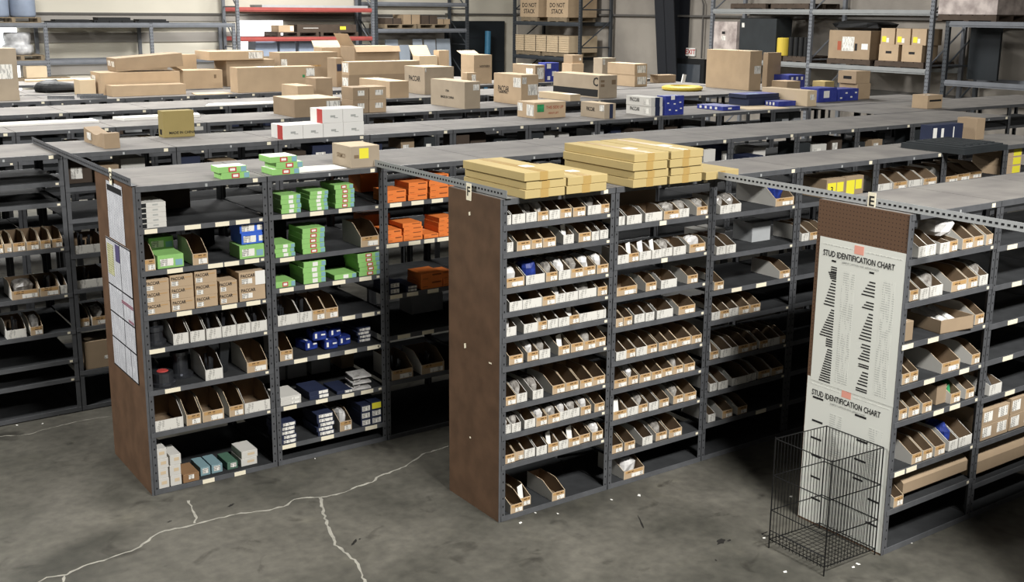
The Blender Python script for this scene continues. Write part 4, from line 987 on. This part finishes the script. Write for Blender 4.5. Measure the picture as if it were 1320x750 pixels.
# grey and brown boxes at the back of G
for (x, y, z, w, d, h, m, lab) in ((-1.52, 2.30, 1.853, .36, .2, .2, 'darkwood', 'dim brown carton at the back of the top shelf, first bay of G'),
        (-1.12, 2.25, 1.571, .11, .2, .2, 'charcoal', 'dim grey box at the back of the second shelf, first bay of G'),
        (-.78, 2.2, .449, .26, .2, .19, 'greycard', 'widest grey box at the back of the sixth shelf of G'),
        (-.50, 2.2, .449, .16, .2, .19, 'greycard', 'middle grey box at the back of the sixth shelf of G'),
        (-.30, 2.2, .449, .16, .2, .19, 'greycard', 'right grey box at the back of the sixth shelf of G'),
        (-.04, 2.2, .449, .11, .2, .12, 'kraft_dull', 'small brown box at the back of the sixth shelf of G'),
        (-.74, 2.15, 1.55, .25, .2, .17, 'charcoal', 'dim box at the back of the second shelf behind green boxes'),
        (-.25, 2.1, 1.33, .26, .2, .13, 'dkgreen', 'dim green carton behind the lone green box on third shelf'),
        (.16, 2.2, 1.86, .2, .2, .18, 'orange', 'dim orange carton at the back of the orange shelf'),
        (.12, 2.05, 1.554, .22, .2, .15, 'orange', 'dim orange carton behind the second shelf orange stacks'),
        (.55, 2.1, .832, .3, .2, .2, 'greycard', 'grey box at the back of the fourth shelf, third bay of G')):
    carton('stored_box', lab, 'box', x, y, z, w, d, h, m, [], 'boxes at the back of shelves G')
# E shelves
bag(.19, .20, .13, 'whitebag', (2.125, -1.56, 1.953), 'crumpled white plastic sheet over the bins on the top shelf of E', None, 91)
bag(.30, .2, .2, 'charcoal', (1.95, -1.25, 1.866), 'dark grey plastic bag behind the bins on the top shelf of E', None, 92)
bag(.24, .2, .18, 'clearbag', (2.0, -1.18, 1.606), 'clear plastic bag behind the black hose ring, second shelf of E', None, 93)
mb = MB(); mb.tube([(.085 * math.cos(a), .03 * math.sin(a * 2) * .3, .085 * math.sin(a) + .1) for a in [2 * math.pi * i / 24 for i in range(24)]], .006, 8, closed=True)
tag(mb.build('hose_ring', 'black_plastic', None, (2.03, -1.36, 1.605)), 'black rubber hose ring standing behind the bins, second shelf of E', 'hose')
mb = MB(); w, d, h, t = .30, .36, .085, .004
mb.box(0, 0, 0, w, d, t, 1); mb.box(0, 0, 0, w, t, h); mb.box(0, d - t, 0, w, d, h); mb.box(0, 0, 0, t, d, h); mb.box(w - t, 0, 0, w, d, h)
tray = mb.build('open_carton', ['kraft_dull', 'inside'], None, (2.10, -1.68, 1.351), R(-6)); tag(tray, 'shallow open carton of white rolls on the third shelf of E', 'box')
for i in range(3):
    mb = MB(); mb.tube([(2.17 + .07 * i, -1.60 - .01 * i, 1.351 + .038), (2.19 + .07 * i, -1.42 - .01 * i, 1.351 + .085)], .024, 12)
    tag(mb.build('paper_roll', 'white'), 'white roll in the shallow open carton, %s one' % ('left', 'middle', 'right')[i], 'roll', 'white rolls in the open carton')
carton('small_carton', 'small brown carton at the panel end of the third shelf of E', 'box', 1.735, -1.66, 1.351, .12, .2, .12, KD, [wl('T', .2, .1, .7, .5)])
carton('small_carton', 'plain brown upright carton between bins on the fifth shelf of E', 'box', 2.19, -1.64, .861, .10, .2, .125, KD, [])
def octo(x, y, z, ln, r, lab):
    mb = MB(); pts = []
    for i in range(8):
        a = math.pi / 8 + i * math.pi / 4; pts.append((0, r * math.cos(a) * 1.05, r * math.sin(a) * .9 + r * .9 * math.cos(math.pi / 8)))
    mb.prism(pts, (ln, 0, 0))
    o = mb.build('long_carton', 'kraft_dull', None, (x, y, z)); tag(o, lab, 'box')
    q = MB(); zt = r * .9 * math.cos(math.pi / 8) * 2
    q.box(ln * .22, -.05, zt, ln * .40, .05, zt + .0012); q.build('shipping_label', 'label', o)
octo(1.90, -1.56, .292, .68, .10, 'long eight-sided brown carton with white label, seventh shelf of E')
octo(2.66, -1.56, .240, .80, .12, 'long eight-sided brown carton past the second post, bottom of E')
for i, (x, zz, q) in enumerate(((2.665, 0, 'lower left'), (2.665, .105, 'upper left'), (2.99, 0, 'lower right'), (2.99, .115, 'upper right'))):
    carton('parts_carton', 'brown carton with two white labels, %s of four on E' % q, 'box', x, -1.68, .525 + zz, .31, .30, .104 if i < 2 else .114, 'kraft_dull', [wl('F', .05, .2, .36, .85), wl('F', .58, .25, .92, .9)], 'twin-labelled cartons on E')
o = bin_obj(2.70, 2.84, -1.685, .835, 'W', .2, .07, .10); tag(o, 'short white bin with chrome tools past the second post, shelves marked E', 'bin', 'cardboard parts bins on the shelves marked E')
mb = MB()
for i in range(5): mb.tube([(2.73 + .02 * i, -1.64, .85), (2.73 + .02 * i, -1.60 + .01 * i, .95 + .012 * (i % 3))], .007, 8)
mb.box(2.715, -1.66, .842, 2.825, -1.56, .86)
tag(mb.build('hand_tools', 'chrome'), 'chrome tool handles standing in the short white bin', 'tools')
# F: yellow tagged boxes and grey boxes
for i, (x, y, w, q) in enumerate(((3.02, .04, .22, 'left'), (3.27, .06, .22, 'right'))):
    carton('parts_carton', '%s dark carton with yellow tag under the row top of F' % q, 'box', x + .05, y, 1.857, w, .3, .15, KD, [('F', .05, .05, .5, .8, 'yellow', 'yellow_tag'), ('F', .55, .3, .9, .8, 'yellow', 'yellow_tag')] + ([mk('3', 'F', .28, .42, .07)] if i == 0 else []), 'yellow-tagged cartons on F')
for i in range(4):
    o = bin_obj(3.66 + i * .2, 3.84 + i * .2, .01, 1.857, 'WTWT'[i], .34, .07, .13)
    tag(o, '%s bin, %s along, top shelf of fifth bay of shelves marked F' % (('white-fronted', 'tan-fronted')[i % 2], ORD[i]), 'bin', 'cardboard parts bins on the shelves marked F')
for i in range(3):
    o = bin_obj(4.56 + i * .22, 4.76 + i * .22, .02 + .03 * i, 1.857, 'T', .36, .06, .13)
    tag(o, 'tan-fronted bin, %s along, under the black lid on shelves marked F' % ORD[i], 'bin', 'cardboard parts bins on the shelves marked F')
for i in range(3):
    carton('parts_carton', 'tan carton with yellow tag, %s of the end pile on F' % ('lower', 'middle', 'upper')[i], 'box', 5.46, .05, 1.857 + i * .078, .3, .3, .0775, 'kraft', [('F', .55, .1, .95, .9, 'yellow', 'yellow_tag')], 'yellow-tagged cartons on F')
for i, (x, w, y) in enumerate(((2.02, .10, .30), (2.15, .10, .30))):
    carton('stored_box', '%s white box standing at the back of second shelf, third bay of F' % ('left', 'right')[i], 'box', x, y, 1.56, w, .2, .11, 'whitecard', [], 'boxes at the back of shelves F')
carton('stored_box', 'long dim brown carton at the back of the top shelf, second bay of F', 'box', .95, .34, 1.871, .62, .24, .2, 'kraft_dull', [], 'boxes at the back of shelves F')
for i in range(4):
    carton('stored_box', 'grey bin back facing away, %s along the seventh shelf, first bay of F' % ORD[i], 'box', .33 + i * .13, .34, .788, .115, .25, .15, 'greycard', [], 'boxes at the back of shelves F')
carton('stored_box', 'grey box at the back of the second shelf, third bay of F', 'box', 2.42, .18, 1.56, .2, .2, .15, 'greycard', [], 'boxes at the back of shelves F')
# wide box at H
carton('cardboard_box', 'brown carton standing alone low on the run behind G', 'box', -1.66, 3.62, .343, .34, .3, .235, KD, [wl('F', .45, .3, .85, .42)])

# dim stock on the upper shelves of the rows behind
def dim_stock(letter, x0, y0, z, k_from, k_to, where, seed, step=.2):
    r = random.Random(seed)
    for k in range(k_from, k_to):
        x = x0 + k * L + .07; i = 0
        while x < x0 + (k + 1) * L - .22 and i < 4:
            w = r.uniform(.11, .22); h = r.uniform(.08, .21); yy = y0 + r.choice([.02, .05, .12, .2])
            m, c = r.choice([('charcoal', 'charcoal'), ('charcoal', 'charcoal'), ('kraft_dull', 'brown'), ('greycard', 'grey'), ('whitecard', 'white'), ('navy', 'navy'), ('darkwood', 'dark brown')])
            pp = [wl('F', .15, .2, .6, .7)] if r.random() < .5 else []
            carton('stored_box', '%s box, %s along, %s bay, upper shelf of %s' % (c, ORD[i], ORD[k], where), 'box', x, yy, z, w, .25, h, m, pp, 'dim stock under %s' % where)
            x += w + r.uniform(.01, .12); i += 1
dim_stock('G', RX['G'], RY['G'], 1.86, 3, 10, 'the run marked G', 5)
dim_stock('H', RX['H'] - 2 * L, RY['H'], 1.863, 2, 12, 'the run behind G', 6)
dim_stock('I', -4.4, 5.45, 1.86, 3, 10, 'the second run behind G', 7)
dim_stock('K', -4.4, 7.22, 1.86, 4, 8, 'the third run behind G', 8)

# ------------------------------------------------------------------ black wire cage
def cage():
    root = empty('wire_cage', (1.19, -1.66, 0))
    tag(root, 'tall black wire cage standing on the floor against the stud chart', 'cage')
    W, D, Ht = .475, .43, .735
    for (x, y, z1) in ((0, 0, Ht + .0), (W, 0, Ht - .03), (W, D, Ht - .03), (0, D, Ht)):
        MB().tube([(x, y, 0), (x, y, z1)], .0045, 6).build('corner_post', 'black_wire', root)
    for z in (.06, .255, .485, Ht - .01):
        zz = z - .02
        MB().tube([(0, 0, z), (W, 0, zz), (W, D, zz), (0, D, z)], .0035, 6, closed=True).build('rail', 'black_wire', root)
    def side(name, a, b, n, z1a, z1b):
        mb = MB()
        for i in range(1, n):
            t = i / n; x, y = a[0] + (b[0] - a[0]) * t, a[1] + (b[1] - a[1]) * t
            mb.tube([(x, y, .045), (x, y, z1a + (z1b - z1a) * t)], .0022, 5)
        mb.build(name, 'black_wire', root)
    side('side_grid', (0, 0), (W, 0), 16, Ht - .01, Ht - .03)
    side('side_grid', (0, D), (W, D), 16, Ht - .01, Ht - .03)
    side('back_grid', (W, 0), (W, D), 18, Ht - .03, Ht - .03)
    side('front_lip', (0, 0), (0, D), 16, .12, .12)
    MB().tube([(0, 0, .12), (0, D, .12)], .003, 6).build('rail', 'black_wire', root)
    mb = MB()
    for i in range(1, 12): mb.tube([(W * i / 12, 0, .05), (W * i / 12, D, .05)], .0016, 5)
    for i in range(1, 12): mb.tube([(0, D * i / 12, .053), (W, D * i / 12, .053)], .0016, 5)
    mb.build('base_grid', 'black_wire', root)
    mb = MB(); mb.tube([(0, D - .02, .10), (-.05, D - .02, .10), (-.05, D + .02, .10), (0, D + .02, .1)], .003, 6); mb.build('latch_hook', 'black_wire', root)
cage()

# ------------------------------------------------------------------ floor cracks and litter
def ribbon(pts, w, label, seed):
    r = random.Random(seed); P = [Vector((x, y, 0)) for x, y in pts]
    Q = []
    for a, b in zip(P, P[1:]):
        n = max(2, int((b - a).length / .03))
        for i in range(n):
            Q.append(a.lerp(b, i / n) + Vector((r.uniform(-.007, .007), r.uniform(-.007, .007), 0)))
    Q.append(P[-1])
    mb = MB(); e = []
    for i, p in enumerate(Q):
        t = (Q[min(i + 1, len(Q) - 1)] - Q[max(i - 1, 0)]).normalized(); n = Vector((-t.y, t.x, 0))
        ww = w * r.uniform(.35, 1.25)
        e.append((p - n * ww, p + n * ww))
    for (a, b), (c, d) in zip(e, e[1:]):
        mb.quad((a.x, a.y, .0008), (c.x, c.y, .0008), (d.x, d.y, .0008), (b.x, b.y, .0008))
    o = mb.build('floor_crack', 'crack'); o['kind'] = 'structure'
    if label: o['label'] = label
for i, (pts, w, l) in enumerate(zip(CRACKS, (.009, .010, .009, .009, .005), ('long pale filled crack across the concrete floor', 'pale crack branching toward the camera', 'short pale crack branching to the shelving', 'stub of pale crack at the frame edge', 'thin crack before the dark shelving behind'))):
    ribbon(pts, w, l, i)
mat('stain', '1f1d1a', 0.7, 0.3, 20)
def blot(x, y, rx, ry, a, seed):
    r = random.Random(seed); mb = MB(); P = []
    for i in range(14):
        q = 2 * math.pi * i / 14; k_ = r.uniform(.55, 1.15); u, v = rx * k_ * math.cos(q), ry * k_ * math.sin(q)
        P.append((x + u * math.cos(a) - v * math.sin(a), y + u * math.sin(a) + v * math.cos(a), .0007))
    mb.v += P; mb.f.append(tuple(range(14))); mb.m.append(0)
    mb.build('floor_stain', 'stain')['kind'] = 'structure'
for q in BLOTS: blot(*q)
for i, pts in enumerate(SCRAPS):
    r = random.Random(i + 50); x, y = pts; s_ = r.uniform(.006, .013) * (1.7 if i in (0, 5, 9) else 1)
    mb = MB(); mb.prism([(-s_, -s_ * .6, 0), (s_ * .8, -s_ * .4, 0), (s_, s_ * .5, 0), (-s_ * .5, s_ * .7, 0)], (0, 0, .003))
    near = ['foot of the second post of F', 'foot of the first bay of F', 'near post of panel F', 'open floor before run E', 'floor behind the wire cage', 'foot of the second bay of E', 'front of run E beside larger scrap', 'foot of the near post of E', 'foot of the second post of E', 'far side of the wire cage', 'bottom shelf of F', 'front of the second bay of F', 'floor of the run behind G', 'front of the run behind G', 'open aisle left of panel G', 'aisle at the frame edge', 'foot of the second bay of G', 'wire cage base'][i]
    tag(mb.build('paper_scrap', 'paper', None, (x, y, 0), r.uniform(0, 3)), 'scrap of white paper on the floor, %s' % near, 'scrap', 'paper scraps on the floor')

# ------------------------------------------------------------------ pallet racking along the walls
def rack(name, label, loc, rz, xs, zs, depth, post_m, beam_m, top=4.6, lips=True, low=0.0):
    root = empty('pallet_rack', loc, rz); tag(root, label, 'rack')
    for X in xs:
        f = MB()
        for y in (0, depth):
            f.box(X - .04, y - .035, low, X + .04, y + .035, top)
        z = .3
        while z < top - .8:
            f.tube([(X, .02, z), (X, depth - .02, z + .7)], .018, 5); f.tube([(X, .02, z), (X, depth - .02, z)], .018, 5); z += 1.0
        fr = f.build('upright_frame', post_m, root)
        q = MB(); z = .1
        while z < top:
            for dx in (-.02, .02): q.box(X + dx - .007, -.0365, z, X + dx + .007, -.035, z + .025)
            z += .075
        q.build('slot', 'hole', fr)
    for z in zs:
        for a, b in zip(xs, xs[1:]):
            for y in (0, depth):
                m = MB(); m.box(a + .04, y - .03, z - .105, b - .04, y + .03, z)
                m.box(a + .04, y - .045, z - .075, b - .04, y - .03, z - .03)
                m.build('beam', beam_m, root)
    return root
YB = 21.7
rack('a', 'grey pallet rack along the back wall left of the red one', (0, YB, 0), 0, [-.2, 2.26, 4.66, 6.72], [2.90, 2.06], .95, 'rackgrey', 'rackgrey', 2.896)
rack('b', 'pallet rack with red beams and posts against the back wall', (0, YB, 0), 0, [6.84, 10.64], [3.29, 2.55], .95, 'rackgrey', 'rackred', 4.6)
rack('c', 'grey pallet rack holding crated pallets in front of the black door', (0, YB, 0), 0, [10.74, 13.66], [3.46, 2.75], .95, 'rackdark', 'rackgrey', 4.6)
rack('d', 'dark pallet rack holding the cartons marked do not stack', (15.0, 21.25, 0), R(-90), [0, 3.05], [2.97, 2.03], 1.05, 'rackdark', 'rackdark', 4.6)
rack('e', 'two-bay grey pallet rack on the wall right of the exit door', (15.0, 13.3, 0), R(-90), [0, 2.9, 5.8], [3.34, 2.235], 1.05, 'rackgrey', 'beamgrey', 4.6)
rack('f', 'dark pallet rack at the right edge holding wrapped cartons', (15.0, 7.15, 0), R(-90), [0, 2.9], [3.14, 2.06], 1.05, 'rackdark', 'rackgrey', 3.138)

def pallet(x, y, z, w, d, label, m='wood', rz=0):
    mb = MB(); h = .12
    for i in range(5): mb.box(0, d * i / 5 + .01, h - .018, w, d * (i + 1) / 5 - .01, h)
    for i in range(3): mb.box(w * i / 2.0 - (0 if i == 0 else .04 if i == 1 else .08), 0, .018, w * i / 2.0 + (.08 if i == 0 else .04 if i == 1 else 0), d, h - .018)
    for i in range(3): mb.box(0, d * i / 2.0 - (0 if i == 0 else .05 if i == 1 else .1), 0, w, d * i / 2.0 + (.1 if i == 0 else .05 if i == 1 else 0), .018)
    return tag(mb.build('pallet', m, None, (x, y, z + EPS), rz), label, 'pallet', 'pallets on the racks')
# back wall, left rack
pallet(1.02, YB, 2.90, 1.17, .9, 'wooden pallet under the wrapped drums at the far left')
mb = MB(); mb.lathe([(.0, 0), (.26, 0), (.28, .05), (.28, .55), (.24, .62), (0, .62)], n=20)
tag(mb.build('drum', 'tote', None, (1.32, YB + .40, 3.024), smooth=True), 'left blue-grey drum on the pallet at the far left', 'drum', 'drums on the far left pallet')
tag(mb.build('drum', 'tote', None, (1.82 + .08, YB + .46, 3.024), smooth=True), 'right blue-grey drum on the pallet at the far left', 'drum', 'drums on the far left pallet')
mb = MB(); mb.lathe([(.0, 0), (.30, 0), (.34, .08), (.33, .2), (.27, .24), (.29, .33), (.30, .45), (.27, .5), (0, .5)], n=18)
tag(mb.build('wrapped_roll', 'shrink', None, (1.72, YB + .4, 2.184), smooth=True), 'shrink-wrapped white roll on the rack before the bright window', 'roll')
pallet(1.25, YB, 2.06, .95, .9, 'wooden pallet under the shrink-wrapped white roll')
carton('cardboard_box', 'tan carton under the left back-wall rack beam', 'box', 1.68, 21.22, 1.70, .44, .33, .25, 'kraft_pale', [])
mb = MB(); mb.box(1.2, YB - .52, 1.62, 2.6, YB - .1, 1.70)
for x_, y_ in ((1.22, YB - .5), (2.52, YB - .5), (1.22, YB - .18), (2.52, YB - .18)): mb.box(x_, y_, 0, x_ + .06, y_ + .06, 1.62)
tag(mb.build('workbench', 'wood'), 'low bench top below the left back-wall rack', 'bench')
for i, (x, w, h) in enumerate(((2.40, .9, .07), (3.35, .9, .12), (4.3, .8, .08))):
    mb = MB(); mb.box(0, 0, 0, w, .7, h * .5); mb.box(.1, .05, h * .5, w - .05, .5, h)
    for q in range(3): mb.box(.05 + q * w * .33, -.02, 0, .11 + q * w * .33, .72, h * .4)
    tag(mb.build('steel_grating', 'black', None, (x, YB - .02, 2.905)), 'flat black steel grating, %s along the left rack beam' % ORD[i], 'grating', 'flat frames on the left rack')
# red rack
pallet(7.9, YB, 2.55, 1.15, .9, 'dark pallet, left one on the lower red beam', 'darkwood'); pallet(9.1, YB, 2.55, 1.1, .9, 'dark pallet, right one on the lower red beam', 'darkwood')
carton('wooden_crate', 'small tan carton at the left of the lower red beam', 'box', 7.95, YB + .05, 2.67, .42, .5, .17, 'kraft', [wl('F', .75, .2, .98, .9)])
carton('wooden_crate', 'long dark crate with yellow dot on the lower red beam', 'crate', 8.45, YB + .02, 2.67, 1.7, .6, .19, 'darkwood', [('F', .72, .3, .82, .75, 'yellow', 'yellow_dot'), ('F', .1, .5, .35, .56, 'paper', 'print_mark')])
carton('wooden_crate', 'flat grey sheet pack lying on the upper red beam', 'crate', 7.5, YB, 3.29, 3.0, .8, .06, 'greycard', [])
for i, (x, w) in enumerate(((7.35, .62), (8.02, .45), (8.55, .85))):
    mb = MB(); mb.prism([(0, 0, 0), (w, 0, 0), (w * .96, 0, .42), (w * .04, 0, .42)], (0, .5, 0)); o = mb.build('storage_tote', 'tote', None, (x, YB + .2, 2.06))
    MB().box(-.01, -.015, .40, w + .01, .52, .44).build('rim', 'white', o)
    tag(o, 'blue-grey plastic tote, %s along under the red beams' % ORD[i], 'tote', 'totes under the red beams')
mb = MB(); mb.box(7.2, YB + .15, 1.98, 10.3, YB + .8, 2.06); tag(mb.build('shelf_deck', 'wood'), 'wooden deck board carrying the blue-grey totes', 'board')
# grey rack
pallet(11.0, YB, 2.75, 1.0, .9, 'pallet, left one under the strapped dark cartons'); pallet(12.05, YB, 2.75, 1.0, .9, 'pallet, right one under the strapped dark cartons')
for i, (x, w, h) in enumerate(((11.05, .5, .16), (11.62, .52, .26), (12.2, .5, .24), (12.72, .4, .14))):
    carton('strapped_carton', 'strapped brown carton, %s along the grey rack beam by the black door' % ORD[i], 'box', x, YB + .05, 2.87, w, .6, h, 'darkwood' if i % 2 == 0 else 'kraft_dull', [('F', .45, 0, .49, 1, 'black', 'strap')], 'strapped cartons on the grey rack')
for i, (x, w, h, lean) in enumerate(((11.2, .40, 2.45, .25), (11.62, .32, 2.30, .2), (12.05, .3, 2.46, .2), (12.42, .36, 2.44, .2), (12.85, .45, 2.46, .25))):
    mb = MB(); mb.prism([(0, 0, 0), (w, 0, 0), (w, lean, h), (0, lean, h)], (0, .03, 0))
    tag(mb.build('leaning_panel', 'panelgrey', None, (x, YB + .1, 0)), 'pale grey panel leaning below the grey rack beam, %s one' % ORD[i], 'panel', 'panels leaning under the grey rack')
mb = MB(); mb.tube([(14.72, 22.3, 0), (14.86, 22.42, 2.66)], .09, 14)
tag(mb.build('cardboard_tube', 'bluetube'), 'tall blue tube leaning in the corner beside the black door', 'tube')
# do-not-stack rack
for i, (ya, yb) in enumerate(((20.98, 20.10), (19.72, 18.75))):
    pallet(15.0, yb + .05, 2.97, 1.0, ya - yb - .1, 'pallet under the %s carton marked do not stack' % ('left', 'right')[i])
    o = carton('cardboard_box', '%s of two tan cartons printed do not stack' % ('left', 'right')[i], 'box', 15.0, yb, 3.09, 1.0, ya - yb, .8, 'kraft', [mk('DO NOT', 'L', .5, .40, .17), mk('STACK', 'L', .5, .19, .17)], 'cartons marked do not stack')
pallet(15.0, 20.0, 2.03, 1.0, 1.15, 'left pallet below the strapped cardboard sheets'); pallet(15.0, 18.7, 2.03, 1.0, 1.2, 'right pallet below the strapped cardboard sheets')
mb = MB()
for i in range(22): mb.box(.01 * ((i * 7) % 3), 0, i * .02, 1.0, 2.5, i * .02 + .0185)
o = mb.build('cardboard_bundle', 'kraft_pale', None, (14.97, 18.66, 2.153)); tag(o, 'strapped bundle of flat cardboard sheets on the dark rack', 'bundle')
for y in (.45, 1.0, 1.5, 2.05): MB().box(-.004, y, 0, 0, y + .02, .44).build('strap', 'black', o)
# right rack
pallet(15.0, 12.3, 2.235, 1.0, .95, 'pallet under the pinkish wrapped block', 'darkwood'); pallet(15.0, 11.2, 2.235, 1.0, 1.0, 'pallet under the dark grey board by the yellow canister', 'darkwood')
mb = bag_mesh(7); mb.v = [(x * .7, y * .85, z * .62) for x, y, z in mb.v]
mb = MB().box(0, 0, 0, .8, .72, .70)
o = mb.build('wrapped_block', 'shrink_pink', None, (15.0, 12.52, 2.358)); tag(o, 'pale wrapped block on the rack above the biggest carton', 'load')
MB().box(-.003, .36, .42, 0, .46, .48).build('print_mark', 'ink', o); MB().box(-.003, .34, .28, 0, .46, .38).build('shipping_label', 'label', o)
mb = MB().box(0, 0, 0, .5, 1.08, .78)
o = mb.build('boarded_load', 'charcoal', None, (15.05, 11.40, 2.358)); tag(o, 'dark grey wrapped board standing beside the pale wrapped block', 'load'); MB().box(-.003, .94, .58, 0, 1.02, .68).build('shipping_label', 'label', o)
lathed('canister', 'yellow canister standing on the rack right of the grey board', 'canister', [(.13, 0), (.135, .02), (.135, .36), (.12, .38), (0, .38)], 'yellow_band', (15.12, 11.24, 2.355))
pallet(15.0, 10.5, 2.235, 1.0, .62, 'small pallet under the black upright tubes', 'darkwood')
for i in range(4):
    lathed('black_tube', 'black upright tube, %s right of the yellow canister' % ORD[i], 'tube', [(.06, 0), (.06, .40), (.05, .40), (.05, .02), (0, .02)], 'black', (15.15, 11.04 - i * .14, 2.355), n=12)
pallet(15.0, 8.85, 2.235, 1.0, 1.08, 'pallet under the big brown rack carton', 'darkwood')
o = carton('cardboard_box', 'big brown rack carton with white sheet on its side', 'box', 15.0, 8.88, 2.355, 1.0, 1.03, .57, KD, [wl('L', .33, .28, .62, .78), ('L', .22, .3, .31, .62, 'red_ink', 'stencil'), ('L', .64, .3, .7, .55, 'ink', 'stencil'), ('L', .8, .35, .95, .55, 'paper', 'torn_label')])
bag(1.0, 1.3, .22, 'black', (15.5, 9.42, 2.927), 'black plastic cover draped over the big brown rack carton', None, 60)
pallet(15.0, 7.62, 2.235, 1.0, 1.12, 'pallet under the five small tan rack cartons', 'darkwood')
for i in range(2):
    carton('cardboard_box', '%s carton in the lower layer of the five on the right rack' % ('left', 'right')[i], 'box', 15.02, 8.22 - i * .53, 2.355, .5, .45, .32, 'kraft', [('L', .35, .45, .65, .6, 'ink', 'print_mark')], 'small tan cartons on the right rack')
for i in range(3):
    carton('cardboard_box', '%s carton in the upper layer of the five, yellow sticker' % ('left', 'middle', 'right')[i], 'box', 15.02, 8.33 - i * .355, 2.675, .5, .32, .31, 'kraft', [('L', .1, .15, .4, .5, 'yellow', 'yellow_label'), ('L', .42, .12, .6, .4, 'paper', 'white_label')], 'small tan cartons on the right rack')
for i in range(2):
    pallet(15.0, 11.7 - i * 1.2, 3.34, 1.0, 1.05, 'empty dark pallet, %s on the top beam of the right rack' % ('first', 'second')[i], 'darkwood')
pallet(15.0, 6.2, 3.14, 1.0, 1.2, 'dark pallet at the right edge under wrapped cartons', 'darkwood')
mb = MB().box(0, 0, 0, .9, 1.2, .5)
tag(mb.build('wrapped_block', 'shrink_pink', None, (15.0, 6.2, 3.264)), 'wrapped pinkish cartons on top of the rightmost rack', 'load')
mb = MB().box(0, 0, 0, .06, .62, 1.06); o = mb.build('dark_board', 'doorblack', None, (15.55, 6.42, 2.06)); tag(o, 'tall dark board standing in the rightmost rack', 'board')

# ------------------------------------------------------------------ light
def area(x, y, z, sx, sy, power, tx=None, col=(1, .97, .92)):
    l = bpy.data.lights.new('ceiling_lamp', 'AREA'); l.shape = 'RECTANGLE'; l.size = sx; l.size_y = sy; l.energy = power; l.color = col
    o = bpy.data.objects.new('ceiling_lamp', l); COL.objects.link(o); o.location = (x, y, z)
    if tx: o.rotation_euler = (Vector(tx) - Vector((x, y, z))).to_track_quat('-Z', 'Y').to_euler()
    return o
WORLD = 0.07
EXPO = 0.0
for x, y, z, p in ((0.4, -7, 8.0, 2350), (-7, 2, 6.6, 1000), (-4, 9, 6.6, 350), (1, 7, 6.6, 250), (0, 15, 6.6, 1000), (5, 11, 6.6, 450), (8, 17, 6.6, 1100), (10, 9, 6.6, 550)):
    area(x, y, z, 2.6, 1.4, p, col=(1, .99, .97))

w = bpy.data.worlds.new('World'); SC.world = w; w.use_nodes = True
w.node_tree.nodes['Background'].inputs[0].default_value = (1.0, .98, .95, 1)
w.node_tree.nodes['Background'].inputs[1].default_value = WORLD

# ------------------------------------------------------------------ camera
cam = bpy.data.cameras.new('Camera'); co = bpy.data.objects.new('Camera', cam); COL.objects.link(co); SC.camera = co
cx, cy, cz, yaw, pit, rol, f, py = CAM
fw = Vector((math.cos(pit) * math.cos(yaw), math.cos(pit) * math.sin(yaw), -math.sin(pit)))
rt = Vector((math.sin(yaw), -math.cos(yaw), 0)); up = rt.cross(fw)
r2 = rt * math.cos(rol) + up * math.sin(rol); u2 = up * math.cos(rol) - rt * math.sin(rol)
mw = Matrix(((r2.x, u2.x, -fw.x, cx), (r2.y, u2.y, -fw.y, cy), (r2.z, u2.z, -fw.z, cz), (0, 0, 0, 1)))
co.matrix_world = mw
cam.sensor_fit = 'HORIZONTAL'; cam.sensor_width = 36.0; cam.lens = f / 1320 * 36.0
cam.shift_x = 0.0; cam.shift_y = py / 1320
cam.clip_end = 200
vs = SC.view_settings
vs.view_transform = 'Standard'; vs.look = 'None'; vs.exposure = EXPO; vs.gamma = 1.0; vs.use_curve_mapping = False
SC.cycles.max_bounces = 5; SC.cycles.diffuse_bounces = 3; SC.cycles.use_denoising = True
